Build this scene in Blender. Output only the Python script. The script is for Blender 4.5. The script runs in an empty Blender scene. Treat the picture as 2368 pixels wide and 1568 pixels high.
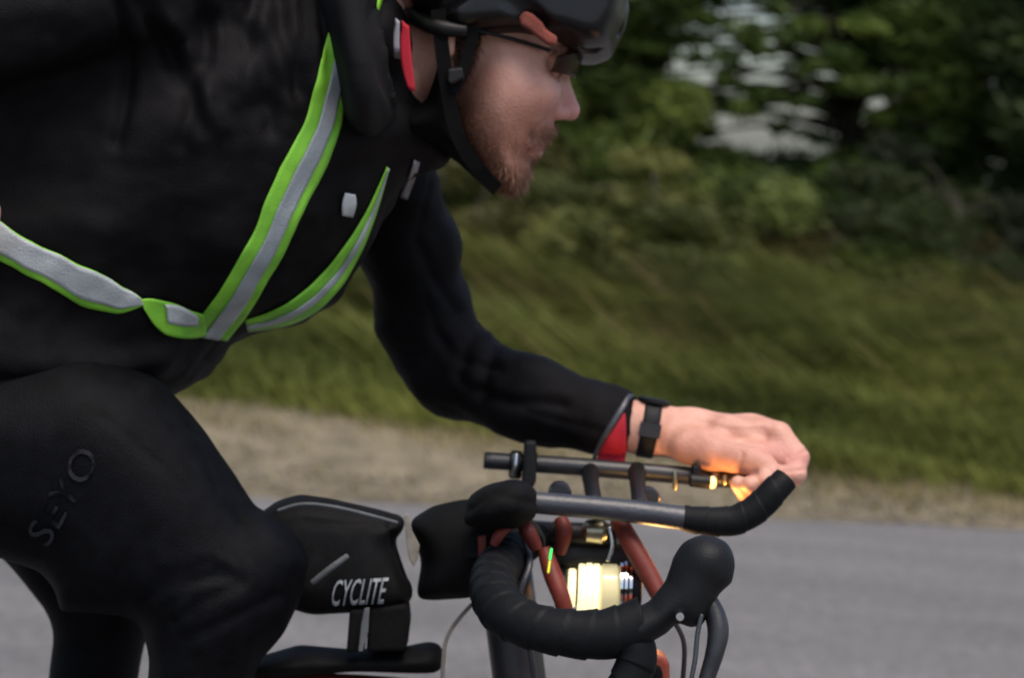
import bpy, bmesh, math, random
import numpy as np
from mathutils import Vector, Matrix, noise
from mathutils.bvhtree import BVHTree

random.seed(7)
rng = np.random.default_rng(7)
scene = bpy.context.scene
col = scene.collection
PI = math.pi

# ------------------------------------------------------------------ camera
PW, PH = 2367.0, 1568.0           # working grid in which distances were measured
FP = 6050.0                       # focal length on that grid
CU, CV = PW / 2, PH / 2
PITCH, ROLL = math.radians(3.63), math.radians(4.0)
CAM = Vector((0, 0, 1.30))
FWD = Vector((0, math.cos(PITCH), -math.sin(PITCH)))
R0 = Vector((1, 0, 0)); U0 = Vector((0, math.sin(PITCH), math.cos(PITCH)))
RGT = R0 * math.cos(ROLL) + U0 * math.sin(ROLL)
UPV = -R0 * math.sin(ROLL) + U0 * math.cos(ROLL)
cam = bpy.data.cameras.new('camera')
camo = bpy.data.objects.new('camera', cam); col.objects.link(camo)
cam.sensor_width = 36.0; cam.sensor_fit = 'HORIZONTAL'
cam.lens = 36.0 * FP / PW
cam.clip_start = 0.05; cam.clip_end = 5000
M3 = Matrix((RGT, UPV, -FWD)).transposed()
camo.matrix_world = Matrix.Translation(CAM) @ M3.to_4x4()
cam.dof.use_dof = True
cam.dof.focus_distance = 1.90
cam.dof.aperture_fstop = 9.0
scene.camera = camo

# ------------------------------------------------------------------ light
world = bpy.data.worlds.new('World'); scene.world = world; world.use_nodes = True
wn = world.node_tree.nodes; wl = world.node_tree.links
sky = wn.new('ShaderNodeTexSky'); sky.sky_type = 'NISHITA'; sky.sun_disc = False
SUN_EL, SUN_AZ = math.radians(67), math.radians(158)
sky.sun_elevation = SUN_EL; sky.sun_rotation = SUN_AZ
sky.air_density = 1.0; sky.dust_density = 3.0; sky.ozone_density = 1.0
bg = wn['Background']; bg.inputs['Strength'].default_value = 0.145
wl.new(sky.outputs['Color'], bg.inputs['Color'])
sl = bpy.data.lights.new('sun', 'SUN'); sl.energy = 2.3; sl.angle = math.radians(35); sl.color = (1, 0.90, 0.79)
so = bpy.data.objects.new('sun', sl); col.objects.link(so)
sd = Vector((math.sin(SUN_AZ) * math.cos(SUN_EL), math.cos(SUN_AZ) * math.cos(SUN_EL), math.sin(SUN_EL)))
so.rotation_euler = (-sd).to_track_quat('-Z', 'Y').to_euler(); so.location = (0, -3, 8)
scene.view_settings.view_transform = 'Standard'; scene.view_settings.look = 'None'
scene.view_settings.gamma = 1.0; scene.view_settings.exposure = 0.4
scene.view_settings.use_curve_mapping = False

# ------------------------------------------------------------------ coordinates
def cc(u, v, d):                  # grid point at a depth -> camera-aligned metres (right, depth, up)
    return np.array(((u - CU) / FP * d, d, (CV - v) / FP * d))
_B = np.array((RGT, FWD, UPV)); _C = np.array(CAM)
def to_world(p):                  # (n,3) camera-aligned -> world
    return np.asarray(p) @ _B + _C
def W3(u, v, d): return Vector(to_world(cc(u, v, d)))
def rm(px, d): return px / FP * d
def uv_of(co):                    # camera-aligned -> grid
    return CU + co[:, 0] / co[:, 1] * FP, CV - co[:, 2] / co[:, 1] * FP

# ------------------------------------------------------------------ materials
def mat(name, c, rough=0.6, c2=None, nscale=40.0, bump=0.0, bscale=200.0, metal=0.0, spec=0.5, sheen=0.0,
        stretch=None, emit=None, estr=0.0, detail=4.0, coat=0.0, transl=0.0, attr=None, lo=0.35, hi=0.65):
    m = bpy.data.materials.new(name); m.use_nodes = True
    n = m.node_tree.nodes; l = m.node_tree.links; p = n['Principled BSDF']
    p.inputs['Base Color'].default_value = (*c, 1); p.inputs['Roughness'].default_value = rough
    p.inputs['Metallic'].default_value = metal; p.inputs['Specular IOR Level'].default_value = spec
    p.inputs['Sheen Weight'].default_value = sheen; p.inputs['Coat Weight'].default_value = coat
    tc = n.new('ShaderNodeTexCoord')
    vec = tc.outputs['Object']
    if stretch:
        mp = n.new('ShaderNodeMapping'); mp.inputs['Scale'].default_value = stretch
        l.new(vec, mp.inputs['Vector']); vec = mp.outputs['Vector']
    colout = None
    if c2:
        t = n.new('ShaderNodeTexNoise'); t.inputs['Scale'].default_value = nscale; t.inputs['Detail'].default_value = detail
        l.new(vec, t.inputs['Vector'])
        r = n.new('ShaderNodeValToRGB'); r.color_ramp.elements[0].position = lo; r.color_ramp.elements[1].position = hi
        r.color_ramp.elements[0].color = (*c, 1); r.color_ramp.elements[1].color = (*c2, 1)
        l.new(t.outputs['Fac'], r.inputs['Fac']); colout = r.outputs['Color']
    if attr:
        a = n.new('ShaderNodeAttribute'); a.attribute_name = attr
        if colout is None: colout = a.outputs['Color']
        else:
            mx = n.new('ShaderNodeMix'); mx.data_type = 'RGBA'; mx.blend_type = 'MULTIPLY'; mx.inputs[0].default_value = 1.0
            l.new(colout, mx.inputs[6]); l.new(a.outputs['Color'], mx.inputs[7]); colout = mx.outputs[2]
    if colout is not None: l.new(colout, p.inputs['Base Color'])
    if bump:
        t2 = n.new('ShaderNodeTexNoise'); t2.inputs['Scale'].default_value = bscale; t2.inputs['Detail'].default_value = 3
        l.new(vec, t2.inputs['Vector'])
        b = n.new('ShaderNodeBump'); b.inputs['Strength'].default_value = bump; b.inputs['Distance'].default_value = 0.002
        l.new(t2.outputs['Fac'], b.inputs['Height']); l.new(b.outputs['Normal'], p.inputs['Normal'])
    if emit:
        p.inputs['Emission Color'].default_value = (*emit, 1); p.inputs['Emission Strength'].default_value = estr
    if transl:
        tr = n.new('ShaderNodeBsdfTranslucent'); ms = n.new('ShaderNodeMixShader'); ms.inputs[0].default_value = transl
        if colout is not None: l.new(colout, tr.inputs['Color'])
        else: tr.inputs['Color'].default_value = (*c, 1)
        o = n['Material Output']
        l.new(p.outputs[0], ms.inputs[1]); l.new(tr.outputs[0], ms.inputs[2]); l.new(ms.outputs[0], o.inputs['Surface'])
    return m

M = {}
M['asphalt'] = mat('asphalt', (0.095, 0.091, 0.091), 0.85, (0.150, 0.144, 0.142), 190, 0.5, 420, detail=6, lo=0.3, hi=0.7)
def uneven(m, scale, sc, lo, hi):
    n = m.node_tree.nodes; l = m.node_tree.links; p = n['Principled BSDF']; src = p.inputs['Base Color'].links[0].from_socket
    t = n.new('ShaderNodeTexNoise'); t.inputs['Scale'].default_value = scale; t.inputs['Detail'].default_value = 5
    mp = n.new('ShaderNodeMapping'); mp.inputs['Scale'].default_value = sc; tc = n.new('ShaderNodeTexCoord'); l.new(tc.outputs['Object'], mp.inputs['Vector']); l.new(mp.outputs[0], t.inputs['Vector'])
    r = n.new('ShaderNodeMapRange'); r.inputs[1].default_value = 0.3; r.inputs[2].default_value = 0.7; r.inputs[3].default_value = lo; r.inputs[4].default_value = hi; l.new(t.outputs['Fac'], r.inputs[0])
    x = n.new('ShaderNodeMix'); x.data_type = 'RGBA'; x.blend_type = 'MULTIPLY'; x.inputs[0].default_value = 1.0
    l.new(src, x.inputs[6]); l.new(r.outputs[0], x.inputs[7]); l.new(x.outputs[2], p.inputs['Base Color'])
uneven(M['asphalt'], 1.0, (0.5, 2.2, 1), 0.80, 1.16); uneven(M['asphalt'], 28.0, (1, 0.35, 1), 0.80, 1.18)
M['gravel_soil'] = mat('gravel_soil', (0.105, 0.088, 0.050), 0.95, (0.205, 0.168, 0.105), 5, 0.6, 90)
M['soil'] = mat('soil', (0.05, 0.05, 0.02), 0.95, (0.10, 0.105, 0.04), 3, 0.6, 60)
M['pebble'] = mat('pebble', (0.12, 0.10, 0.07), 0.9, (0.25, 0.215, 0.155), 6)
M['grass'] = mat('grass', (1, 1, 1), 0.7, spec=0.15, attr='tint', transl=0.25)
M['leaf'] = mat('leaf', (1, 1, 1), 0.55, spec=0.2, attr='tint', transl=0.3)
M['bark'] = mat('bark', (0.022, 0.018, 0.012), 0.9, (0.05, 0.04, 0.027), 14, 0.8, 60)
M['jacket'] = mat('jacket_fabric', (0.0042, 0.0038, 0.0044), 0.64, (0.0074, 0.0068, 0.0078), 30, 0.4, 700, spec=0.08)
M['collar'] = mat('collar_fabric', (0.0055, 0.0052, 0.0058), 0.75, (0.008, 0.0076, 0.0084), 30, 0.3, 900, spec=0.2)
M['tights'] = mat('tights_fabric', (0.0020, 0.0021, 0.0029), 0.55, (0.0038, 0.0041, 0.0058), 60, 0.4, 800, spec=0.07)
M['print'] = mat('faded_print', (0.024, 0.025, 0.029), 0.7, (0.0035, 0.0036, 0.005), 60, lo=0.44, hi=0.58, spec=0.05)
M['gaiter'] = mat('knit_black', (0.002, 0.002, 0.0022), 0.9, (0.0035, 0.0035, 0.0037), 90, 0.3, 900, spec=0.1)
M['red_cloth'] = mat('red_lining', (0.42, 0.012, 0.028), 0.7, (0.36, 0.012, 0.025), 60, 0.3, 900, spec=0.3)
M['piping'] = mat('grey_piping', (0.30, 0.29, 0.33), 0.5, (0.24, 0.235, 0.27), 80)
M['lime'] = mat('lime_webbing', (0.29, 0.70, 0.05), 0.6, (0.15, 0.44, 0.03), 22, 0.3, 700)
M['silver'] = mat('silver_tape', (0.25, 0.28, 0.30), 0.45, (0.37, 0.41, 0.43), 26, 0.35, 500, metal=0.0, spec=0.6)
M['belt_silver'] = mat('worn_silver_tape', (0.34, 0.37, 0.38), 0.5, (0.54, 0.57, 0.58), 28, 0.35, 500, spec=0.6)
M['skin'] = mat('skin', (0.84, 0.76, 0.73), 0.5, (1.02, 1.02, 1.02), 42, 0.45, 420, attr='tint', spec=0.4)
M['hair'] = mat('beard_hair', (0.16, 0.068, 0.036), 0.5, (0.26, 0.12, 0.065), 40)
M['dark_hair'] = mat('dark_hair', (0.035, 0.02, 0.013), 0.5, (0.06, 0.035, 0.02), 40)
M['helmet'] = mat('helmet_shell', (0.003, 0.003, 0.0035), 0.34, (0.0045, 0.0045, 0.0055), 20, spec=0.36)
M['foam'] = mat('helmet_foam', (0.006, 0.006, 0.006), 0.9)
M['orange_pad'] = mat('orange_pad', (0.24, 0.055, 0.034), 0.85, (0.11, 0.022, 0.016), 45, 0.3, 400)
M['strap'] = mat('strap_webbing', (0.003, 0.003, 0.0033), 0.85, (0.0045, 0.0045, 0.005), 200, 0.3, 900, spec=0.1)
M['lens'] = mat('amber_lens', (0.05, 0.026, 0.011), 0.2, (0.025, 0.013, 0.006), 30, spec=0.35)
_m = M['lens']; _n = _m.node_tree.nodes; _l = _m.node_tree.links
_t = _n.new('ShaderNodeBsdfTransparent'); _t.inputs['Color'].default_value = (0.42, 0.25, 0.12, 1); _x = _n.new('ShaderNodeMixShader'); _x.inputs[0].default_value = 0.55
_l.new(_n['Principled BSDF'].outputs[0], _x.inputs[1]); _l.new(_t.outputs[0], _x.inputs[2]); _l.new(_x.outputs[0], _n['Material Output'].inputs['Surface'])
M['rubber'] = mat('rubber_black', (0.006, 0.0065, 0.0075), 0.55, (0.0095, 0.010, 0.0115), 60, 0.2, 600, spec=0.2)
M['bar_tape'] = mat('bar_tape', (0.0045, 0.0051, 0.0058), 0.6, (0.007, 0.0078, 0.009), 90, 0.14, 500, spec=0.14)
M['alloy_black'] = mat('anodised_black_alloy', (0.012, 0.0125, 0.015), 0.4, (0.018, 0.0185, 0.022), 60, 0.1, 400, spec=0.5)
M['grey_alloy'] = mat('worn_grey_alloy', (0.036, 0.038, 0.048), 0.42, (0.024, 0.026, 0.034), 50, 0.2, 300, spec=0.6)
M['chrome'] = mat('chrome', (0.75, 0.76, 0.76), 0.12, (0.6, 0.61, 0.62), 60, metal=1.0)
M['steel'] = mat('steel_bolt', (0.55, 0.57, 0.57), 0.28, (0.42, 0.44, 0.45), 90, metal=1.0)
M['black_plastic'] = mat('black_plastic', (0.0035, 0.0035, 0.0038), 0.5, (0.0055, 0.0055, 0.006), 50, spec=0.3)
M['orange'] = mat('orange_paint', (0.165, 0.028, 0.017), 0.55, (0.10, 0.016, 0.012), 40, 0.1, 200, spec=0.3)
M['orange_rim'] = mat('orange_rim', (0.34, 0.075, 0.04), 0.5, (0.25, 0.05, 0.03), 40, spec=0.3)
M['bag'] = mat('bag_fabric', (0.0055, 0.0055, 0.006), 0.65, (0.0085, 0.0084, 0.0092), 70, 0.4, 800, spec=0.1)
M['bag_black'] = mat('bag_black', (0.0025, 0.0025, 0.0028), 0.75, (0.0042, 0.0042, 0.0046), 70, 0.4, 800, spec=0.12)
M['bag_print'] = mat('bag_print', (0.42, 0.44, 0.46), 0.5, (0.25, 0.27, 0.29), 120)
M['webbing'] = mat('pale_webbing', (0.22, 0.20, 0.165), 0.8, (0.15, 0.135, 0.11), 60, 0.3, 500)
M['grey_web'] = mat('grey_webbing', (0.10, 0.11, 0.115), 0.8, (0.07, 0.075, 0.08), 60, 0.3, 500)
M['glow'] = mat('glowing_lens', (0.9, 0.85, 0.6), 0.3, emit=(1.0, 0.84, 0.46), estr=0.95)
M['glow_dim'] = mat('dim_glowing_lens', (0.6, 0.55, 0.3), 0.25, emit=(1.0, 0.84, 0.45), estr=0.30, coat=0.5)
M['brass'] = mat('warm_reflector', (0.40, 0.37, 0.26), 0.32, (0.20, 0.18, 0.12), 45, metal=1.0)
M['amber_glow'] = mat('amber_lamp_lens', (0.8, 0.5, 0.2), 0.3, emit=(1.0, 0.6, 0.2), estr=2.0)
M['led_green'] = mat('green_led', (0.02, 0.4, 0.08), 0.4, emit=(0.05, 1.0, 0.15), estr=1.0)
M['led_yellow'] = mat('yellow_led', (0.4, 0.4, 0.02), 0.4, emit=(0.75, 0.85, 0.05), estr=0.8)
M['tyre'] = mat('tyre_rubber', (0.02, 0.02, 0.02), 0.8, (0.03, 0.03, 0.03), 60, 0.4, 300)

# ------------------------------------------------------------------ object helpers
def link_mesh(name, verts, faces, m, parent=None, smooth=True, cols=None):
    me = bpy.data.meshes.new(name)
    verts = np.asarray(verts, dtype=np.float32)
    if isinstance(faces, np.ndarray):
        k = faces.shape[1]; nf = len(faces)
        me.vertices.add(len(verts)); me.vertices.foreach_set('co', verts.ravel())
        me.loops.add(nf * k); me.loops.foreach_set('vertex_index', faces.ravel().astype(np.int32))
        me.polygons.add(nf); me.polygons.foreach_set('loop_start', np.arange(0, nf * k, k, dtype=np.int32))
        me.polygons.foreach_set('loop_total', np.full(nf, k, dtype=np.int32))
        me.update(calc_edges=True); me.validate()
    else:
        me.from_pydata([tuple(map(float, v)) for v in verts], [], faces); me.update()
    if smooth: me.polygons.foreach_set('use_smooth', np.ones(len(me.polygons), dtype=bool))
    if cols is not None:
        a = me.color_attributes.new('tint', 'FLOAT_COLOR', 'POINT')
        c4 = np.ones((len(verts), 4), dtype=np.float32); c4[:, :3] = cols
        a.data.foreach_set('color', c4.ravel())
    if m is not None: me.materials.append(m)
    o = bpy.data.objects.new(name, me); col.objects.link(o)
    if parent is not None: adopt(o, parent)
    return o
def world_loc(o):
    return Vector(o.get('_loc', (0, 0, 0)))
LOC = {}
def adopt(o, parent):
    o.parent = parent
    o.matrix_parent_inverse = Matrix.Translation(-LOC.get(parent.name, Vector((0, 0, 0))))
def thing(name, label, cat, loc, group=None):
    e = bpy.data.objects.new(name, None); col.objects.link(e); e.location = loc; e.empty_display_size = 0.05
    LOC[e.name] = Vector(loc); tag(e, label, cat, group); return e
def tag(o, label, cat, group=None, kind=None):
    if label: o['label'] = label
    if cat: o['category'] = cat
    if group: o['group'] = group
    if kind: o['kind'] = kind
    return o

# ------------------------------------------------------------------ implicit surfaces
class Field:
    def __init__(s, lo, hi, h):
        s.lo = np.array(lo, float); s.h = h
        n = np.ceil((np.array(hi) - s.lo) / h).astype(int) + 1
        s.n = n; s.F = np.full(n, 0.05, dtype=np.float32)
        s.ax = [s.lo[i] + h * np.arange(n[i]) for i in range(3)]
    def sub(s, lo, hi):
        sl = []
        for i in range(3):
            a = max(0, int((lo[i] - s.lo[i]) / s.h)); b = min(s.n[i], int((hi[i] - s.lo[i]) / s.h) + 2)
            if b <= a: return None
            sl.append(slice(a, b))
        g = [s.ax[i][sl[i]].astype(np.float32) for i in range(3)]
        return tuple(sl), g[0][:, None, None], g[1][None, :, None], g[2][None, None, :]
    def mix(s, sl, d, k, op):
        f = s.F[sl]
        if op == 'sub':
            d = -d
            if k <= 0: s.F[sl] = np.maximum(f, d)
            else:
                h = np.clip(0.5 - 0.5 * (f - d) / k, 0, 1); s.F[sl] = f + (d - f) * h + k * h * (1 - h)
        else:
            if k <= 0: s.F[sl] = np.minimum(f, d)
            else:
                h = np.clip(0.5 + 0.5 * (f - d) / k, 0, 1); s.F[sl] = f + (d - f) * h - k * h * (1 - h)
    def cone(s, p, r1, q, r2, k=0.0, ky=1.0, op='add'):
        p = np.asarray(p, float); q = np.asarray(q, float); R = max(r1, r2); m = 0.03 + k
        e = np.array((R + m, R * ky + m, R + m))
        t = s.sub(np.minimum(p, q) - e, np.maximum(p, q) + e)
        if t is None: return
        sl, x, y, z = t
        sc = np.array((1, 1 / ky, 1)); a = p * sc; b = q * sc; ab = b - a; L = float(ab @ ab) + 1e-12
        X, Y, Z = x - a[0], y / ky - a[1], z - a[2]
        tt = np.clip((X * ab[0] + Y * ab[1] + Z * ab[2]) / L, 0, 1)
        d = np.sqrt((X - tt * ab[0]) ** 2 + (Y - tt * ab[1]) ** 2 + (Z - tt * ab[2]) ** 2) - (r1 + (r2 - r1) * tt)
        s.mix(sl, d.astype(np.float32), k, op)
    def ell(s, c, r, k=0.0, rot=0.0, op='add'):
        c = np.asarray(c, float); R = max(r); e = np.array((R, R, R)) + 0.03 + k
        t = s.sub(c - e, c + e)
        if t is None: return
        sl, x, y, z = t
        X, Y, Z = x - c[0], y - c[1], z - c[2]
        if rot:
            cr, sr = math.cos(rot), math.sin(rot); X, Z = X * cr + Z * sr, -X * sr + Z * cr
        k0 = np.sqrt((X / r[0]) ** 2 + (Y / r[1]) ** 2 + (Z / r[2]) ** 2)
        k1 = np.sqrt((X / r[0] ** 2) ** 2 + (Y / r[1] ** 2) ** 2 + (Z / r[2] ** 2) ** 2) + 1e-9
        s.mix(sl, (k0 * (k0 - 1) / k1).astype(np.float32), k, op)
    def poly(s, pts, d0, T, R, k=0.0, op='add', tilt=0.0):
        # outline at depth d0, swollen to half thickness T with edges rounded over R
        P = np.array([cc(u, v, d0)[[0, 2]] for u, v in pts])
        lo = np.array((P[:, 0].min(), d0 - T, P[:, 1].min())) - 0.04 - k; hi = np.array((P[:, 0].max(), d0 + T, P[:, 1].max())) + 0.04 + k
        lo[1] -= abs(tilt); hi[1] += abs(tilt)
        t = s.sub(lo, hi)
        if t is None: return
        sl, x, y, z = t
        px = x[:, 0, 0].astype(float)[:, None]; pz = z[0, 0, :].astype(float)[None, :]
        dist = np.full((px.shape[0], pz.shape[1]), 1e9); ins = np.zeros(dist.shape, bool)
        n = len(P)
        for i in range(n):
            a = P[i]; b = P[(i + 1) % n]; e = b - a; L = e @ e + 1e-12
            tt = np.clip(((px - a[0]) * e[0] + (pz - a[1]) * e[1]) / L, 0, 1)
            dist = np.minimum(dist, (px - a[0] - tt * e[0]) ** 2 + (pz - a[1] - tt * e[1]) ** 2)
            cnd = (a[1] > pz) != (b[1] > pz)
            with np.errstate(divide='ignore', invalid='ignore'):
                xi = (b[0] - a[0]) * (pz - a[1]) / (b[1] - a[1] + 1e-15) + a[0]
            ins ^= cnd & (px < xi)
        dist = np.sqrt(dist); sgn = np.where(ins, dist, -dist)
        sgn = blur2(sgn, 2); deep = blur2(sgn, 40)             # no ridge along the middle of the form
        wd = np.clip((sgn - 0.010) / 0.018, 0, 1); sgn = sgn * (1 - wd) + deep * wd
        w = np.clip(1 - sgn / R, 0, None)                      # 0 deep inside, 1 on the outline
        prof = np.sqrt(w[:, None, :] ** 2 + ((y - d0) / T) ** 2)
        d = (prof - 1) * min(R, T)
        s.mix(sl, d.astype(np.float32), k, op)
    def mesh(s, smooth=2):
        F = s.F; neg = F < 0
        nx, ny, nz = F.shape
        c = neg[:-1, :-1, :-1].astype(np.int8)
        tot = np.zeros((nx - 1, ny - 1, nz - 1), np.int8)
        for i in (0, 1):
            for j in (0, 1):
                for k in (0, 1): tot += neg[i:nx - 1 + i, j:ny - 1 + j, k:nz - 1 + k]
        act = (tot > 0) & (tot < 8)
        idx = np.argwhere(act); ids = np.full(act.shape, -1, np.int32); ids[act] = np.arange(len(idx))
        corners = np.array([(i, j, k) for i in (0, 1) for j in (0, 1) for k in (0, 1)])
        val = np.stack([F[idx[:, 0] + q[0], idx[:, 1] + q[1], idx[:, 2] + q[2]] for q in corners], 1)
        acc = np.zeros((len(idx), 3)); cnt = np.zeros(len(idx))
        for a in range(8):
            for b in range(a + 1, 8):
                if np.abs(corners[a] - corners[b]).sum() != 1: continue
                va, vb = val[:, a], val[:, b]; x = (va < 0) != (vb < 0)
                t = np.where(x, va / np.where(x, va - vb, 1), 0)
                acc += np.where(x[:, None], corners[a] + t[:, None] * (corners[b] - corners[a]), 0); cnt += x
        V = s.lo + s.h * (idx + acc / cnt[:, None])
        quads = []
        for ax in range(3):
            o = [0, 0, 0]; o[ax] = 1
            A = neg[:nx - o[0], :ny - o[1], :nz - o[2]]; Bq = neg[o[0]:, o[1]:, o[2]:]
            e = np.argwhere(A != Bq)
            b, c2 = [(1, 2), (2, 0), (0, 1)][ax]
            ok = (e[:, b] > 0) & (e[:, c2] > 0) & (e[:, b] < act.shape[b]) & (e[:, c2] < act.shape[c2]); e = e[ok]
            if not len(e): continue
            def cid(db, dc):
                q = e.copy(); q[:, b] -= db; q[:, c2] -= dc; return ids[q[:, 0], q[:, 1], q[:, 2]]
            q = np.stack([cid(1, 1), cid(0, 1), cid(0, 0), cid(1, 0)], 1)
            flip = ~A[e[:, 0], e[:, 1], e[:, 2]]
            q[flip] = q[flip][:, ::-1]; quads.append(q)
        Q = np.concatenate(quads)
        for _ in range(smooth): V = laplace(V, Q, 0.5)
        return V, Q
def blur2(a, n):
    for _ in range(n):
        p = np.pad(a, 1, mode='edge')
        a = (p[1:-1, 1:-1] * 4 + p[:-2, 1:-1] + p[2:, 1:-1] + p[1:-1, :-2] + p[1:-1, 2:]) / 8
    return a
def laplace(V, Q, w):
    acc = np.zeros_like(V); cnt = np.zeros(len(V))
    for i in range(4):
        a, b = Q[:, i], Q[:, (i + 1) % 4]
        for x, y in ((a, b), (b, a)):
            for c in range(3): acc[:, c] += np.bincount(x, V[y, c], len(V))
            cnt += np.bincount(x, minlength=len(V))
    return V + w * (acc / cnt[:, None] - V)
def normals(V, Q):
    n = np.cross(V[Q[:, 2]] - V[Q[:, 0]], V[Q[:, 3]] - V[Q[:, 1]])
    N = np.zeros_like(V)
    for i in range(4):
        for c in range(3): N[:, c] += np.bincount(Q[:, i], n[:, c], len(V))
    return N / (np.linalg.norm(N, axis=1, keepdims=True) + 1e-12)
def fbm(P, sc, seed=0.0):
    return np.array([noise.noise(Vector((p[0] * sc[0] + seed, p[1] * sc[1] + 3.7 * seed, p[2] * sc[2] - seed))) for p in P])
def polyline_dist(u, v, pts):
    best = np.full(len(u), 1e9)
    for (a, b), (c, d) in zip(pts[:-1], pts[1:]):
        e0, e1 = c - a, d - b; L = e0 * e0 + e1 * e1 + 1e-9
        t = np.clip(((u - a) * e0 + (v - b) * e1) / L, 0, 1)
        best = np.minimum(best, np.hypot(u - a - t * e0, v - b - t * e1))
    return best
def creases(V, N, lines, dmax=9.0):
    u, v = uv_of(V); out = np.zeros(len(V))
    near = (N[:, 1] < 0.2) & (V[:, 1] < dmax)
    for pts, amp, wid in lines:
        out += np.where(near, amp * np.exp(-(polyline_dist(u, v, pts) / wid) ** 2), 0)
    return V + N * out[:, None]
def inside(u, v, pts):
    P = np.array(pts, float); r = np.zeros(len(u), bool); n = len(P)
    for i in range(n):
        a, b = P[i], P[(i + 1) % n]
        c = (a[1] > v) != (b[1] > v)
        xi = (b[0] - a[0]) * (v - a[1]) / (b[1] - a[1] + 1e-12) + a[0]
        r ^= c & (u < xi)
    return r
def bvh_of(o):
    me = o.data
    return BVHTree.FromPolygons([v.co for v in me.vertices], [tuple(p.vertices) for p in me.polygons])
def drape(tree, u, v, off, last=None):
    d = (RGT * ((u - CU) / FP) + UPV * ((CV - v) / FP) + FWD).normalized()
    hit, nrm, i, dist = tree.ray_cast(CAM, d, 6.0)
    if hit is None:
        return (CAM + d * last, last) if last else (None, None)
    if nrm.dot(d) > 0: nrm = -nrm
    off_v = (nrm * 0.5 - d * 0.5); off_v.normalize()
    return hit + off_v * off, dist - off
def resample(pts, n):
    P = np.array(pts, float); s = np.concatenate(([0], np.cumsum(np.linalg.norm(np.diff(P, axis=0), axis=1))))
    t = np.linspace(0, s[-1], n)
    # smooth interpolation of the traced polyline
    Q = np.stack([np.interp(t, s, P[:, c]) for c in range(P.shape[1])], 1)
    for _ in range(max(2, n // 20)):
        Q[1:-1] = (Q[:-2] + 2 * Q[1:-1] + Q[2:]) / 4
    return Q
def strip(name, tree, left, right, off, m, parent=None, rows=60, cols_=8, f0=0.0, f1=1.0, thick=0.0012, wav=0.0, jit=0.0):
    A = resample(left, rows); B = resample(right, rows)
    if jit:
        for E, ph in ((A, 0.0), (B, 4.0)):
            E[:, 1] += [jit * noise.noise(Vector((p[0] * 0.021 + ph, p[1] * 0.021, ph))) for p in E]; E[:, 0] += [jit * noise.noise(Vector((p[0] * 0.03, ph, p[1] * 0.03))) for p in E]
    vs, last = [], None
    for i in range(rows):
        for j in range(cols_):
            f = f0 + (f1 - f0) * j / (cols_ - 1)
            p = A[i] * (1 - f) + B[i] * f
            q, l2 = drape(tree, p[0], p[1], off + wav * math.sin(i * 0.9 + j * 0.4), last)
            if q is None: q, l2 = W3(p[0], p[1], 2.25), 2.25
            last = l2; vs.append(q)
    V = np.array(vs).reshape(rows, cols_, 3)
    # steep jumps at a rim are eased along the strip
    for _ in range(4):
        V[1:-1] = (V[:-2] + 2 * V[1:-1] + V[2:]) / 4
    fs = [(i * cols_ + j, i * cols_ + j + 1, (i + 1) * cols_ + j + 1, (i + 1) * cols_ + j) for i in range(rows - 1) for j in range(cols_ - 1)]
    o = link_mesh(name, V.reshape(-1, 3), fs, m, parent)
    md = o.modifiers.new('thickness', 'SOLIDIFY'); md.thickness = thick; md.offset = 1.0
    return o
def tube_mesh(pts, radii, seg=20, closed_ends=True, wrap=None):
    P = [Vector(p) for p in pts]; n = len(P); vs, fs = [], []
    up = Vector((0, 0.3, 1)); prev = None; run = 0.0
    for i in range(n):
        t = (P[min(i + 1, n - 1)] - P[max(i - 1, 0)]).normalized()
        x = t.cross(up if prev is None else prev).normalized() if prev is None else (prev - t * prev.dot(t)).normalized()
        prev = x; y = t.cross(x)
        r0_ = radii[i] if hasattr(radii, '__len__') else radii
        if i: run += (P[i] - P[i - 1]).length
        for k in range(seg):
            a = 2 * PI * k / seg; r = r0_ * (1 + wrap[1] * ((run / wrap[0] + k / seg) % 1.0)) if wrap else r0_
            vs.append(P[i] + (x * math.cos(a) + y * math.sin(a)) * r)
    for i in range(n - 1):
        for k in range(seg):
            fs.append((i * seg + k, i * seg + (k + 1) % seg, (i + 1) * seg + (k + 1) % seg, (i + 1) * seg + k))
    if closed_ends:
        fs.append(tuple(range(seg))[::-1]); fs.append(tuple((n - 1) * seg + k for k in range(seg)))
    return vs, fs
def spline(pts, n=40):
    P = np.array(pts, float); m = len(P); out = []
    for i in range(m - 1):
        p0, p1, p2, p3 = P[max(i - 1, 0)], P[i], P[i + 1], P[min(i + 2, m - 1)]
        k = max(2, n // (m - 1))
        for t in np.linspace(0, 1, k, endpoint=(i == m - 2)):
            out.append(0.5 * (2 * p1 + (p2 - p0) * t + (2 * p0 - 5 * p1 + 4 * p2 - p3) * t * t + (3 * p1 - p0 - 3 * p2 + p3) * t ** 3))
    return np.array(out)
def gtube(name, pts, m, parent, n=40, seg=20, cap=True, wrap=None):
    # pts: (u, v, depth, radius in grid units)
    Q = spline(pts, n); vs, fs = tube_mesh([W3(*q[:3]) for q in Q], [max(rm(q[3], q[2]), 0.0003) for q in Q], seg, cap, wrap)
    o = link_mesh(name, vs, fs, m, parent)
    if cap and not wrap:
        b = o.modifiers.new('edge', 'BEVEL'); b.width = 0.0015; b.segments = 2; b.limit_method = 'ANGLE'; b.angle_limit = 1.0
    return o
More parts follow.
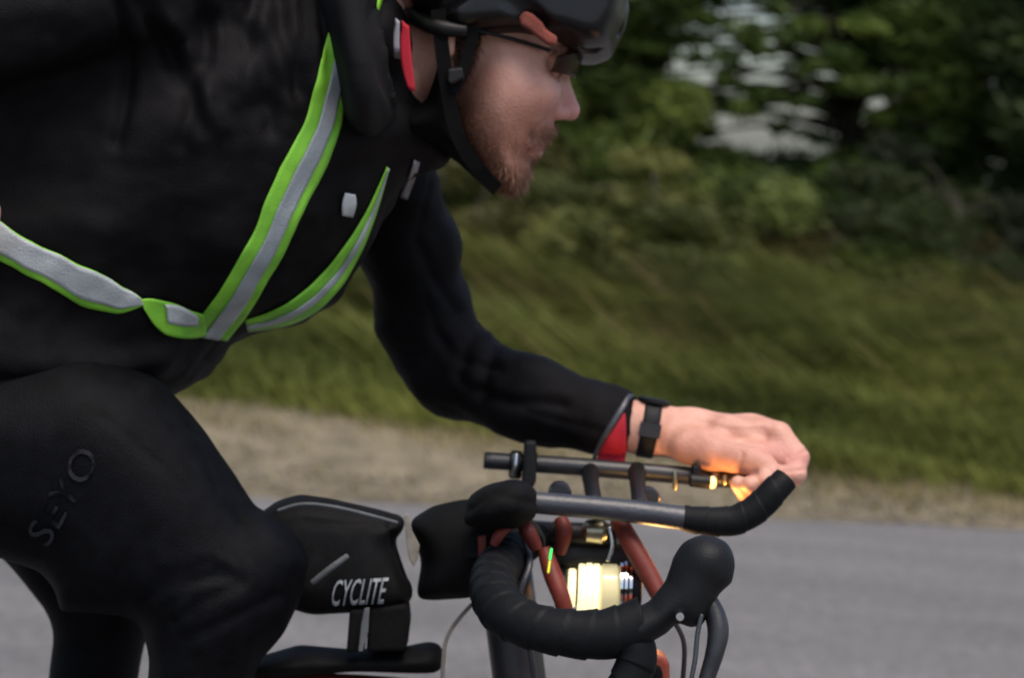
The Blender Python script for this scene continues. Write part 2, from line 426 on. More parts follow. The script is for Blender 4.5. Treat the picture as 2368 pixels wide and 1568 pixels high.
def ribbon(name, pts, w, th, m, parent, n=30):
    # flat webbing; pts (u, v, depth), w in grid units across the run
    Q = spline(pts, n); P = [W3(*q) for q in Q]; vs, fs = [], []
    for i, p in enumerate(P):
        t = (P[min(i + 1, len(P) - 1)] - P[max(i - 1, 0)]).normalized(); sd_ = t.cross(FWD).normalized(); hw = rm(w, Q[i][2])
        for a, b_ in ((-1, 0), (1, 0), (1, 1), (-1, 1)): vs.append(p + sd_ * hw * a + FWD * th * b_)
    for i in range(len(P) - 1):
        for k in range(4): fs.append((i * 4 + k, i * 4 + (k + 1) % 4, (i + 1) * 4 + (k + 1) % 4, (i + 1) * 4 + k))
    return link_mesh(name, vs, fs, m, parent, smooth=False)
def wtube(name, pts, r, m, parent, n=24, seg=16):
    vs, fs = tube_mesh([Vector(p) for p in spline(pts, n)], r, seg); return link_mesh(name, vs, fs, m, parent)
def lathe(name, c, axis, prof, m, parent, seg=40):
    axis = Vector(axis).normalized(); x = axis.orthogonal().normalized(); y = axis.cross(x); vs, fs = [], []
    for t, r in prof:
        for k in range(seg):
            a = 2 * PI * k / seg; vs.append(Vector(c) + axis * t + (x * math.cos(a) + y * math.sin(a)) * r)
    n = len(prof)
    for i in range(n - 1):
        for k in range(seg): fs.append((i * seg + k, i * seg + (k + 1) % seg, (i + 1) * seg + (k + 1) % seg, (i + 1) * seg + k))
    fs.append(tuple(range(seg))[::-1]); fs.append(tuple((n - 1) * seg + k for k in range(seg)))
    o = link_mesh(name, vs, fs, m, parent)
    e = o.modifiers.new('split', 'EDGE_SPLIT'); e.split_angle = math.radians(40)
    return o
def slab(name, pts, d, th, m, parent, bevel=0.003, seg=3):
    # outline extruded in depth (a plate, block or buckle), edges bevelled
    n = len(pts); vs = [W3(u, v, d - th / 2) for u, v in pts] + [W3(u, v, d - th / 2) + FWD * th for u, v in pts]
    fs = [tuple(range(n)), tuple(range(n, 2 * n))[::-1]] + [(i, i + n, (i + 1) % n + n, (i + 1) % n) for i in range(n)]
    o = link_mesh(name, vs, fs, m, parent, smooth=False)
    bm = bmesh.new(); bm.from_mesh(o.data); bmesh.ops.recalc_face_normals(bm, faces=bm.faces); bm.to_mesh(o.data); bm.free()
    b = o.modifiers.new('edge', 'BEVEL'); b.width = bevel; b.segments = seg
    return o
def from_field(f, name, m, parent, smooth=2, lines=None, wrinkle=None, dmax=9.0):
    V, Q = f.mesh(smooth)
    if lines or wrinkle:
        N = normals(V, Q)
        if wrinkle:
            for sc, amp, seed in wrinkle:
                w = fbm(V, sc, seed); V = V + N * (amp * w)[:, None]
        if lines: V = creases(V, N, lines, dmax)
        V = laplace(V, Q, 0.35)
    return link_mesh(name, to_world(V), Q, m, parent), V, Q
def bounds(u0, u1, v0, v1, d0, d1):
    c = np.array([cc(u, v, d) for u in (u0, u1) for v in (v0, v1) for d in (d0, d1)]); return c.min(0), c.max(0)

# ================================================================== SETTING
def RE(x): return 10.1 + 0.22 * np.clip(x, -6, 6)         # edge of the asphalt
def VE(x): return 12.7 - 0.50 * np.clip(x, -4, 3)         # edge of the grass
def bank(y, x=0.0):
    t = np.clip((np.asarray(y) - VE(np.asarray(x))) / 12.5, 0, 1)
    return 1.0 * t * (1.25 - 0.25 * t) + 0.05 * np.sin(np.asarray(x) * 1.3 + np.asarray(y) * 0.7) * np.clip(t * 6, 0, 1)
def sheet(name, xs, ys, zf, m):
    X, Y = np.meshgrid(xs, ys); Z = zf(X, Y); nx = len(xs)
    vs = np.stack([X.ravel(), Y.ravel(), Z.ravel()], 1)
    fs = np.array([(j * nx + i, j * nx + i + 1, (j + 1) * nx + i + 1, (j + 1) * nx + i) for j in range(len(ys) - 1) for i in range(nx - 1)])
    return link_mesh(name, vs, fs, m)
xs = np.concatenate((np.linspace(-900, -12, 8), np.linspace(-9, 9, 60), np.linspace(12, 900, 8)))
road = sheet('road', np.array([-900, -20, 20, 900.]), np.array([-40, 0, 15.0]), lambda x, y: 0 * x, M['asphalt']); road['kind'] = 'structure'
def verge_sheet():
    T = np.linspace(0, 1, 26); X, TT = np.meshgrid(xs, T); Y = RE(X) + 0.05 * np.sin(X * 7.0) * np.sin(X * 2.3 + 1) + (VE(X) + 0.5 - RE(X)) * TT
    Z = 0.004 + 0.036 * np.clip(TT * 1.3, 0, 1) + 0.012 * np.sin(X * 5.1 + 2 * Y) * np.clip(TT * 3, 0, 1) * np.clip((1 - TT) * 4, 0, 1)
    nx = len(xs); fs = np.array([(q * nx + p, q * nx + p + 1, (q + 1) * nx + p + 1, (q + 1) * nx + p) for q in range(len(T) - 1) for p in range(nx - 1)])
    return link_mesh('verge', np.stack([X.ravel(), Y.ravel(), Z.ravel()], 1), fs, M['gravel_soil'])
verge_sheet()['kind'] = 'structure'
tr = sheet('terrain', xs, np.concatenate((np.linspace(11.0, 25, 60), [30, 60, 200, 900])), lambda x, y: bank(y, x) + 0.03 - 0.10 * np.clip((VE(x) + 0.35 - y) / 0.4, 0, 1), M['soil']); tr['kind'] = 'structure'

def tuft(x, y): return np.sin(x * 2.9 + 1.3 * np.sin(y * 1.9)) * np.sin(y * 2.6 + 1.7 * np.sin(x * 1.1)) 
def blades(name, n, x0, x1, y0, y1, zf, h0, h1, w, c1, c2, lean, label, cat, m, dens=None):
    x = rng.uniform(x0, x1, n); y = rng.uniform(y0, y1, n)
    if dens is not None:
        k = rng.uniform(0, 1, n) < dens(x, y); x, y = x[k], y[k]; n = len(x)
    z = zf(x, y); h = rng.uniform(h0, h1, n) * (0.75 + 0.5 * np.sin(x * 2.3 + y * 1.7) ** 2)
    a = rng.uniform(0, 2 * PI, n); wx, wy = np.cos(a) * w / 2, np.sin(a) * w / 2
    lx = lean[0] * h + rng.normal(0, 0.25, n) * h; ly = rng.normal(0, 0.25, n) * h
    b0 = np.stack([x - wx, y - wy, z - 0.01], 1); b1 = np.stack([x + wx, y + wy, z - 0.01], 1)
    m0 = np.stack([x - wx * .8 + lx * .35, y - wy * .8 + ly * .35, z + h * .6], 1); m1 = np.stack([x + wx * .8 + lx * .35, y + wy * .8 + ly * .35, z + h * .6], 1)
    tp = np.stack([x + lx, y + ly, z + h * lean[1]], 1)
    V = np.stack([b0, b1, m0, m1, tp], 1).reshape(-1, 3); o = np.arange(n)[:, None] * 5
    T = np.concatenate([o + np.array((0, 1, 3)), o + np.array((0, 3, 2)), o + np.array((2, 3, 4))])
    t = np.clip(rng.uniform(0, 1, n) * 0.42 + 0.58 * (0.5 + 0.5 * np.sin(x * 1.7 + 0.9 * y + 0.5) * np.cos(y * 1.25 - x * .5)), 0, 1)[:, None]
    C = np.array(c1) * (1 - t) + np.array(c2) * t; C = np.repeat(C, 5, 0)
    ob = link_mesh(name, V, T, m, cols=C, smooth=False)
    return tag(ob, label, cat, kind='stuff')
zg = lambda x, y: bank(y, x) + 0.03
blades('grass', 170000, -5.5, 6.5, 10.9, 19.0, zg, 0.08, 0.24, 0.012, (0.026, 0.040, 0.008), (0.170, 0.188, 0.038), (-1.3, 0.5),
       'green grass covering the bank beyond the road', 'grass', M['grass'], lambda x, y: np.clip((y - VE(x) + 0.5) / 1.0, 0, 1))
blades('tall_grass', 60000, -5.5, 6.5, 12.4, 19.5, zg, 0.28, 0.60, 0.013, (0.025, 0.036, 0.008), (0.145, 0.165, 0.038), (-2.4, 0.30),
       'long tangled grass leaning over in clumps on the bank', 'grass', M['grass'], lambda x, y: np.clip(tuft(x, y) * 1.6 - 0.1, 0, 1) * np.clip((y - VE(x) - 0.8) / 3.5, 0, 1))
blades('brown_stalks', 13000, -5.5, 6.5, 13.0, 19.5, zg, 0.25, 0.75, 0.010, (0.075, 0.060, 0.022), (0.165, 0.135, 0.055), (-2.2, 0.32),
       'withered brown stalks leaning through the grass', 'dry grass', M['grass'], lambda x, y: np.clip(tuft(x + 2.2, y + .7) * 1.5, 0, 1) * np.clip((y - VE(x) - 1.2) / 4, 0, 1))
blades('dry_grass', 52000, -5, 6, 9.4, 14.6, lambda x, y: np.where(y > VE(x), zg(x, y), 0.03), 0.02, 0.065, 0.010, (0.10, 0.088, 0.036), (0.25, 0.21, 0.105), (-0.9, 0.6),
       'dry tan grass and straw along the road edge', 'dry grass', M['grass'], lambda x, y: np.where(y > RE(x) + 0.08, np.clip(1.05 - np.abs(y - VE(x) + 0.2) / 1.3, 0.05, 1), 0))
def pebbles(n):
    x = rng.uniform(-5, 6, n); y = RE(x) + 0.02 + np.abs(rng.normal(0, 0.75, n)); z = np.full(n, 0.018)
    r = rng.uniform(0.004, 0.016, n)
    octa = np.array([(1, 0, 0), (-1, 0, 0), (0, 1, 0), (0, -1, 0), (0, 0, .7), (0, 0, -.7)], float)
    V = np.stack([x, y, z], 1)[:, None, :] + octa[None] * r[:, None, None] * rng.uniform(0.6, 1.3, (n, 1, 3))
    F = np.array([(0, 2, 4), (2, 1, 4), (1, 3, 4), (3, 0, 4), (2, 0, 5), (1, 2, 5), (3, 1, 5), (0, 3, 5)])
    T = (np.arange(n)[:, None, None] * 6 + F[None]).reshape(-1, 3)
    return tag(link_mesh('gravel', V.reshape(-1, 3), T, M['pebble'], smooth=False), 'loose tan gravel scattered along the road edge', 'gravel', kind='stuff')
pebbles(9000)

def leaves(clumps, L, Wd, c1, c2, sweep):
    Vs, Cs = [], []
    for (cx, cy, cz, rx, ry, rz, n) in clumps:
        p = rng.normal(0, 1, (n, 3)); p /= np.linalg.norm(p, axis=1, keepdims=True); p *= rng.uniform(0, 1, (n, 1)) ** 0.45
        p = p * (rx, ry, rz) + (cx, cy, cz)
        d = np.array(sweep) + rng.normal(0, 0.55, (n, 3)); d /= np.linalg.norm(d, axis=1, keepdims=True)
        s = np.cross(d, rng.normal(0, 1, (n, 3))); s /= np.linalg.norm(s, axis=1, keepdims=True) + 1e-9
        nn = np.cross(d, s); l = L * rng.uniform(0.6, 1.3, (n, 1)); w = Wd * rng.uniform(0.6, 1.3, (n, 1))
        a = p - d * l * .5; b = p + s * w * .5 + nn * w * .15; c = p + d * l * .5; e = p - s * w * .5 + nn * w * .15
        Vs.append(np.stack([a, b, c, e], 1).reshape(-1, 3))
        t = np.clip(rng.uniform(0, 1) ** 1.6 * 0.95 + rng.uniform(-0.1, 0.3, (n, 1)), 0, 1.3)
        Cs.append(np.repeat(np.array(c1) * (1 - t) + np.array(c2) * t, 4, 0))
    V = np.concatenate(Vs); n = len(V) // 4
    return V, np.arange(n)[:, None] * 4 + np.array((0, 1, 2, 3)), np.concatenate(Cs)
def plant(name, label, cat, base, clumps, L, Wd, c1, c2, sweep, trunk_r, trunk_h, group, crown='crown', lean=0.1):
    bx, by = base; bz = float(bank(by, bx)); e = thing(name, label, cat, (bx, by, bz), group)
    tv, tf = [], []
    def add(pts, rad, seg=8):
        v, f = tube_mesh(pts, rad, seg); o = len(tv); tv.extend(v); tf.extend([tuple(i + o for i in q) for q in f])
    top = Vector((bx + lean * trunk_h, by, bz + trunk_h))
    mid = Vector((bx + lean * trunk_h * .3 + rng.normal(0, .06), by + rng.normal(0, .06), bz + trunk_h * .5))
    add(spline([(bx, by, bz - 0.1), tuple(mid), tuple(top)], 10), np.linspace(trunk_r, trunk_r * 0.45, len(spline([(bx, by, bz - 0.1), tuple(mid), tuple(top)], 10))))
    for (cx, cy, cz, rx, ry, rz, n) in clumps:
        t = min(max((cz - rz * .4 - bz) / (trunk_h + 1e-6), 0.12), 0.95)
        s = Vector((bx, by, bz)).lerp(top, t)
        e2 = Vector((cx, cy, cz)); md = s.lerp(e2, 0.5) + Vector((0, 0, 0.12))
        pts = spline([tuple(s), tuple(md), tuple(e2)], 8); add(pts, np.linspace(trunk_r * 0.35, trunk_r * 0.08, len(pts)), 6)
    link_mesh('trunk' if cat == 'tree' else 'stems', tv, tf, M['bark'], e)
    V, F, C = leaves(clumps, L, Wd, c1, c2, sweep)
    link_mesh(crown, V, F, M['leaf'], e, smooth=False, cols=C)
    return e
rng = np.random.default_rng(23)
# a line of trees about 21 m off; a ragged window between the crowns shows the sky
TREES = [(-1.9, 20.8, (0.028, 0.046, 0.011), (0.080, 0.105, 0.028), 'green tree farthest left, behind the rider\'s back and shoulders'),
         (0.55, 21.2, (0.030, 0.050, 0.010), (0.135, 0.175, 0.036), 'olive green tree right behind the rider\'s helmet and face'),
         (2.6, 21.9, (0.028, 0.052, 0.010), (0.13, 0.18, 0.036), 'thin leafy tree with bright sky showing through its branches'),
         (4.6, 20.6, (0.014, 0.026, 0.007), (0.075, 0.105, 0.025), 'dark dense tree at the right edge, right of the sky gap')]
def in_gap(x, z):
    return ((x - 2.0) / 1.12) ** 2 + ((z - 2.28 + 0.18 * (x - 2.0)) / 0.70) ** 2 < 1
SW = (0.85, 0.0, -0.42)
cl = {i: [] for i in range(len(TREES))}
for gx in np.arange(-3.4, 6.4, 0.5):
    for gz in np.arange(0.75, 7.6, 0.42):
        for row in (0, 1):
            x = gx + rng.uniform(-0.25, 0.25); z = gz + rng.uniform(-0.2, 0.2)
            i = min(range(len(TREES)), key=lambda q: abs(TREES[q][0] - x))
            y = TREES[i][1] + (row - 0.4) * 0.9 + rng.uniform(-0.3, 0.3)
            if in_gap(x, z): continue
            n = 800 if z < 3.4 else 260
            if z > 3.4 and rng.uniform() < 0.25: continue
            cl[i].append((x, y, z, rng.uniform(.34, .52), rng.uniform(.4, .6), rng.uniform(.24, .36), n))
for q in range(70):                   # thin twigs with small leaf sprays break the opening up
    x = 2.1 + rng.uniform(-1.25, 1.25); z = 2.28 - 0.18 * (x - 2.0) + rng.uniform(-0.66, 0.66)
    cl[2].append((x, 21.2 + rng.uniform(-.4, .4), z, rng.uniform(.10, .22), .25, rng.uniform(.04, .09), 42))
for i, (x, y, c1, c2, lab) in enumerate(TREES):
    plant('broadleaf_tree', lab, 'tree', (x, y), cl[i], 0.19, 0.040, c1, c2, SW, 0.11, 5.5, 'trees beyond the bank')
SHRUBS = [(-0.3, 18.9, 'olive brown brush seen below the rider\'s chin', (0.045, 0.048, 0.013), (0.15, 0.14, 0.045)),
          (0.85, 18.3, 'olive shrub between the rider\'s nose and the dark thicket', (0.04, 0.052, 0.012), (0.15, 0.16, 0.042)),
          (1.9, 18.7, 'green arching shrub below the sky gap in the trees', (0.03, 0.048, 0.010), (0.13, 0.165, 0.04)),
          (3.0, 18.4, 'green shrub right of the middle of the thicket, leaves darkened to look deep in shade', (0.007, 0.012, 0.004), (0.040, 0.055, 0.015)),  # last two shrubs: deep shade is put into the near-black leaf colours
          (3.9, 18.5, 'shrub at the right edge under the trees, leaves darkened most to look deep in shade', (0.006, 0.010, 0.004), (0.030, 0.040, 0.012))]
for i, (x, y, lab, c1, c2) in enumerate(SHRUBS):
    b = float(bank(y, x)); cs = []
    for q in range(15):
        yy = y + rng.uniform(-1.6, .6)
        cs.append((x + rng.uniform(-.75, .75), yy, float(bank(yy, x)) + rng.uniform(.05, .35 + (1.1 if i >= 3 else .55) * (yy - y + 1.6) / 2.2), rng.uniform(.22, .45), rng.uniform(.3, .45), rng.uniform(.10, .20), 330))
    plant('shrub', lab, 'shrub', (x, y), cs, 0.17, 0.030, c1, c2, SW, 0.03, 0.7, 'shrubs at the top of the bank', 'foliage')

# ================================================================== RIDER
D0 = 2.35
person = thing('person', 'cyclist in black jacket and tights leaning low over the handlebar, facing right', 'person', W3(-100, 1050, D0))

# ---- jacket
f = Field(*bounds(-520, 1520, -420, 1240, 2.0, 2.72), 0.0042)
hem = [(-450, 650), (440, 800), (449, 848), (376, 889), (310, 940), (180, 965), (0, 968), (-450, 960)]
torso = [(-420, -60), (100, -170), (600, -165), (860, -110), (990, 40), (985, 300), (985, 345), (905, 470), (838, 600), (775, 690), (700, 748), (610, 768),
         (520, 788), (450, 848), (374, 890), (300, 1000), (100, 1130), (-200, 1180), (-450, 900)]
f.poly(torso, 2.36, 0.188, 0.175)
f.poly(hem, 2.36, 0.215, 0.09, 0.03)
# near arm reaching back to the hip
def A(u, v, d): return cc(u, v, d)
f.cone(A(430, -60, 2.22), rm(175, 2.2), A(60, 20, 2.14), rm(150, 2.14), 0.012)
f.cone(A(60, 20, 2.14), rm(150, 2.14), A(-330, 160, 2.10), rm(125, 2.1), 0.02)
f.cone(A(-330, 160, 2.10), rm(125, 2.1), A(-110, 440, 2.13), rm(85, 2.1), 0.02)
# far arm to the extension
arm = [(880, 330, 2.50, 118), (935, 560, 2.54, 104), (975, 720, 2.56, 108), (1050, 850, 2.55, 106), (1240, 926, 2.50, 95), (1428, 985, 2.475, 79)]
for p, q in zip(arm[:-1], arm[1:]):
    f.cone(A(*p[:3]), rm(p[3], p[2]), A(*q[:3]), rm(q[3], q[2]), 0.022)
# sleeve end
f.cone(A(1576, 880, 2.47), rm(110, 2.47), A(1562, 1110, 2.47), rm(110, 2.47), 0.0, op='sub')
# high collar standing round the neck
f.poly([(880, 250), (960, 250), (1030, 330), (1045, 372), (1000, 400), (900, 420)], 2.37, 0.09, 0.05, 0.01)
f.cone(A(1160, -40, 2.35), rm(150, 2.35), A(985, 60, 2.35), rm(132, 2.35), 0.01, op='sub')
lines = [([(285, -120), (262, -40), (290, 60), (298, 130), (291, 230), (268, 330)], -0.010, 13),
         ([(760, -120), (742, -20), (750, 60), (765, 150)], -0.009, 14)]
fold = [((330, 10), (390, 120), (410, 190)), ((440, -60), (480, 60), (485, 190)), ((520, -40), (530, 90), (505, 230)), ((600, -60), (575, 60), (540, 210)),
        ((640, -30), (655, 90), (690, 200)), ((560, 60), (600, 150), (610, 240)), ((700, -60), (705, 80), (688, 210)), ((360, 60), (430, 170), (470, 300)),
        ((610, 100), (640, 200), (625, 300)), ((460, 150), (440, 250), (420, 330))]
for i, q in enumerate(fold):
    lines.append((list(q), -0.0065, 20)); lines.append(([(a + 36, b - 10) for a, b in q], 0.0045, 24))
for q in ([(1120, 745), (1075, 800), (1060, 880)], [(1150, 790), (1120, 850), (1115, 920)], [(1010, 770), (1060, 830), (1150, 850)], [(970, 560), (1000, 640), (1060, 720)], [(1080, 900), (1180, 930), (1300, 935)]):
    lines.append((q, -0.005, 13))
lines += [([(900, -60), (880, 60), (905, 170), (925, 260)], -0.006, 14), ([(800, 40), (830, 170), (850, 300)], 0.006, 26)]
lines += [([(1000, 400), (960, 560), (985, 700), (1060, 880), (1240, 960), (1440, 1010)], -0.0022, 6), ([(760, 420), (640, 620), (470, 830)], -0.002, 6), ([(-50, 860), (150, 905), (360, 880)], -0.003, 7)]
wr = [((9, 9, 16), 0.010, 1.0), ((24, 24, 34), 0.0045, 5.0), ((60, 60, 80), 0.0012, 9.0)]
jacket, JV, JQ = from_field(f, 'jacket', M['jacket'], person, 3, lines, wr)
jt = bvh_of(jacket)
f = Field(*bounds(700, 1010, -240, 400, 2.06, 2.62), 0.0036)
f.poly([(744, -220), (748, 0), (764, 100), (793, 240), (807, 308), (832, 334), (884, 338), (948, 268), (940, 150), (918, 60), (926, -60), (930, -220)], 2.36, 0.216, 0.032)
f.poly([(790, -400), (800, 60), (850, 240), (990, 300), (1100, 100), (1000, -400)], 2.36, 0.150, 0.03, op='sub')
collar, _, _ = from_field(f, 'collar', M['collar'], jacket, 3, [([(900, -60), (872, 40), (890, 150), (925, 250)], -0.008, 22), ([(800, 0), (828, 150), (850, 290)], 0.006, 30)], [((9, 9, 9), 0.006, 6.0)])
ct = bvh_of(collar)
tag(jacket, 'black soft jacket with high collar and red lined cuff', None)

lining = strip('collar_lining', ct, [(926, 45), (924, 110), (930, 165), (944, 205)], [(946, 60), (950, 120), (956, 175), (960, 212)], 0.004, M['red_cloth'], jacket, 16, 5)
lining['label'] = 'red lining strip along the collar edge'
pp = strip('collar_piping', ct, [(912, 40), (909, 90), (911, 140), (919, 185)], [(924, 48), (923, 100), (925, 145), (930, 180)], 0.006, M['piping'], jacket, 16, 4)
pp['label'] = 'pale grey piping along the collar edge'
cuff = strip('cuff_gusset', jt, [(1442, 955), (1424, 985), (1400, 1020), (1383, 1045), (1378, 1068)], [(1445, 960), (1447, 990), (1447, 1030), (1446, 1055), (1444, 1074)], 0.002, M['red_cloth'], jacket, 18, 6)
cuff['label'] = 'red gusset at the sleeve cuff'
cb = strip('cuff_binding', jt, [(1452, 912), (1425, 950), (1395, 1000), (1374, 1040), (1368, 1062)], [(1466, 914), (1440, 953), (1411, 1000), (1384, 1040), (1377, 1064)], 0.002, M['grey_alloy'], jacket, 18, 4)
zp = strip('zip_pull', jt, [(955, 368), (938, 420), (926, 456)], [(968, 372), (952, 424), (940, 460)], 0.004, M['piping'], jacket, 10, 4)
zp['label'] = 'pale zip pull hanging at the chest'

# ---- tights
f = Field(*bounds(-520, 860, 780, 2080, 1.98, 2.62), 0.0045)
leg = [(200, 800), (372, 878), (480, 1008), (590, 1182), (650, 1213), (694, 1258), (707, 1300), (692, 1390), (660, 1465), (600, 1540), (560, 1700), (420, 2060), (300, 2060),
       (330, 1700), (345, 1520), (330, 1450), (300, 1428), (180, 1418), (140, 1425), (128, 1360), (95, 1318), (0, 1292), (-250, 1250), (-420, 1000), (-300, 830)]
f.poly(leg, 2.245, 0.082, 0.078)
f.cone(A(-150, 1020, 2.36), 0.09, A(0, 1060, 2.45), 0.065, 0.03)
f.cone(A(0, 1060, 2.46), 0.065, A(240, 1400, 2.47), 0.043, 0.02)
f.cone(A(240, 1400, 2.47), 0.043, A(120, 2200, 2.47), 0.04, 0.02)
lines = [([(400, 1440), (470, 1390), (560, 1350)], -0.004, 12), ([(380, 1410), (450, 1345), (520, 1320)], -0.003, 12), ([(430, 1480), (520, 1440), (640, 1380)], -0.003, 12),
         ([(600, 1200), (650, 1250), (690, 1300)], 0.003, 22)]
lines += [([(330 + 14 * k, 1395 - 22 * k), (420 + 20 * k, 1350 - 16 * k), (520 + 14 * k, 1345 - 4 * k)], -0.0026, 8) for k in range(4)]
lines += [([(470, 1040), (500, 1120), (560, 1200)], -0.002, 9), ([(240, 960), (420, 1120), (560, 1320)], -0.0022, 6)]
tights, TV, TQ = from_field(f, 'tights', M['tights'], person, 4, lines, [((8, 8, 12), 0.004, 2.0), ((25, 25, 25), 0.0014, 8.0)])
tights['label'] = 'black stretch cycling tights with faded grey print on the thigh'
tt = bvh_of(tights)

def lettering(name, text, tree, origin, ex, ey, off, m, parent, thick=0.0006, flat=False):
    # flat lettering laid on a surface; origin, ex, ey in grid units
    cu = bpy.data.curves.new(name, 'FONT'); cu.body = text; cu.size = 1.0; cu.resolution_u = 3
    tmp = bpy.data.objects.new(name, cu); col.objects.link(tmp)
    bpy.context.view_layer.update()
    me = bpy.data.meshes.new_from_object(tmp.evaluated_get(bpy.context.evaluated_depsgraph_get()))
    bpy.data.objects.remove(tmp)
    bm = bmesh.new(); bm.from_mesh(me); bmesh.ops.triangulate(bm, faces=bm.faces)
    for _ in range(2):
        bmesh.ops.subdivide_edges(bm, edges=[e for e in bm.edges if e.calc_length() > 0.12], cuts=2, use_grid_fill=True)
        bmesh.ops.triangulate(bm, faces=bm.faces)
    bm.to_mesh(me); bm.free()
    co = np.array([v.co for v in me.vertices]); fs = [tuple(p.vertices) for p in me.polygons]; bpy.data.meshes.remove(me)
    co[:, 0] = (co[:, 0] - co[:, 0].min()) / np.ptp(co[:, 0]); co[:, 1] = (co[:, 1] - co[:, 1].min()) / np.ptp(co[:, 1])
    vs, last = [], None
    if flat:
        cs = [Vector(drape(tree, origin[0] + ex[0] * a + ey[0] * b, origin[1] + ex[1] * a + ey[1] * b, off)[0]) for a, b in ((0, 0), (1, 0), (1, 1), (0, 1))]
        vs = [(cs[0] * (1 - x) + cs[1] * x) * (1 - y) + (cs[3] * (1 - x) + cs[2] * x) * y for x, y, _ in co]
        co = []
    for x, y, _ in co:
        u = origin[0] + ex[0] * x + ey[0] * y; v = origin[1] + ex[1] * x + ey[1] * y
        q, l2 = drape(tree, u, v, off, last); last = l2 or last
        vs.append(q if q is not None else W3(u, v, 2.2))
    o = link_mesh(name, vs, fs, m, parent, smooth=False)
    md = o.modifiers.new('thickness', 'SOLIDIFY'); md.thickness = thick; md.offset = 0
    return o
pr = lettering('thigh_print', 'SEYO', tt, (112, 1268), (122, -205), (-52, -38), 0.0018, M['print'], tights, 0.0001)
pr['label'] = 'faded grey lettering on the thigh'

# ---- body: head, neck, hands, and the trunk under the clothes
HD = 2.35
f = Field(*bounds(840, 1420, -330, 480, 2.22, 2.48), 0.0021)
def px(r): return rm(r, HD)
f.ell(A(1175, -40, HD), (px(235), 0.078, px(190)), 0, rot=math.radians(-12))
face = [(1058, -20), (1330, 30), (1333, 110), (1326, 150), (1303, 186), (1298, 235), (1277, 283), (1287, 302), (1266, 320), (1252, 334), (1249, 354), (1226, 372), (1224, 400),
        (1207, 430), (1182, 445), (1142, 422), (1096, 362), (1064, 308), (1053, 240), (1047, 130)]
f.poly(face, HD, 0.070, 0.066, 0.012)
f.cone(A(1300, 178, HD), px(14), A(1312, 246, HD), px(25), 0.007)
f.cone(A(1306, 250, HD), px(24), A(1318, 258, HD), px(21), 0.005)
for s in (-1, 1):
    f.cone(A(1289, 262, HD + s * 0.013), px(15), A(1300, 262, HD + s * 0.010), px(15), 0.006)
    f.ell(A(1216, 205, HD + s * 0.046), (px(62), 0.014, px(42)), 0.03, rot=math.radians(-20))       # cheekbone
    f.ell(A(1288, 150, HD + s * 0.034), (px(30), 0.016, px(24)), 0.012, op='sub')                    # eye socket
    f.ell(A(1274, 152, HD + s * 0.031), (px(27), 0.012, px(24)), 0.004)                              # eyeball
    f.cone(A(1286, 118, HD + s * 0.042), px(15), A(1318, 122, HD + s * 0.012), px(15), 0.01)        # brow
    f.cone(A(1033, 55, HD + s * 0.074), px(22), A(1037, 118, HD + s * 0.078), px(14), 0.006)         # ear
    f.cone(A(1253, 335, HD + s * 0.004), px(3.5), A(1218, 343, HD + s * 0.030), px(3.5), 0.004, op='sub')  # mouth line
    f.cone(A(1281, 268, HD + s * 0.030), px(4), A(1243, 306, HD + s * 0.042), px(4), 0.012, op='sub')  # fold beside nose
    f.cone(A(1246, 322, HD), px(13), A(1228, 330, HD + s * 0.022), px(10), 0.006)
    f.cone(A(1238, 350, HD), px(12), A(1222, 352, HD + s * 0.020), px(9), 0.006)
f.cone(A(840, 180, 2.36), px(140), A(1085, 70, HD), px(134), 0.02)
HV, HQ = f.mesh(1)
HN = normals(HV, HQ)
# left hand closed on the far extension, wrist and forearm
f = Field(*bounds(1330, 1920, 880, 1220, 2.34, 2.58), 0.0017)
HB = 2.47
f.cone(A(1380, 975, 2.475), rm(62, HB), A(1500, 992, 2.472), rm(58, HB), 0.01, ky=0.8)
f.cone(A(1500, 992, 2.472), rm(58, HB), A(1600, 1008, 2.475), rm(58, HB), 0.012, ky=0.72)
f.cone(A(1600, 1008, 2.475), rm(60, HB), A(1735, 1018, 2.480), rm(56, HB), 0.012, ky=0.66)
f.cone(A(1735, 1010, 2.485), rm(48, HB), A(1785, 1012, 2.487), rm(40, HB), 0.012, ky=0.7)
fing = [[(1765, 1000, 2.462, 34), (1798, 1008, 2.452, 32), (1842, 1058, 2.440, 28), (1838, 1096, 2.420, 25), (1800, 1100, 2.404, 21)],
        [(1755, 1020, 2.482, 32), (1798, 1026, 2.478, 30), (1832, 1082, 2.464, 26), (1806, 1118, 2.428, 24), (1768, 1110, 2.402, 20)],
        [(1735, 1036, 2.496, 30), (1778, 1046, 2.494, 28), (1800, 1104, 2.478, 25), (1768, 1140, 2.436, 23), (1734, 1120, 2.402, 20)],
        [(1710, 1046, 2.504, 28), (1750, 1062, 2.504, 26), (1766, 1120, 2.486, 22), (1730, 1152, 2.444, 20), (1706, 1118, 2.408, 18)]]
for fg in fing:
    for p, q in zip(fg[:-1], fg[1:]): f.cone(A(*p[:3]), rm(p[3], p[2]), A(*q[:3]), rm(q[3], q[2]), 0.0035)
f.cone(A(1680, 1014, 2.462), rm(54, HB), A(1786, 1030, 2.464), rm(44, HB), 0.010, ky=0.75)
f.cone(A(1748, 1046, 2.444), rm(36, HB), A(1826, 1070, 2.438), rm(26, HB), 0.009)
th = [(1592, 1030, 2.456, 46), (1650, 1044, 2.444, 40), (1700, 1056, 2.432, 31), (1742, 1066, 2.420, 25), (1772, 1072, 2.412, 20)]
for p, q in zip(th[:-1], th[1:]): f.cone(A(*p[:3]), rm(p[3], p[2]), A(*q[:3]), rm(q[3], q[2]), 0.011)
AV, AQ = f.mesh(1)
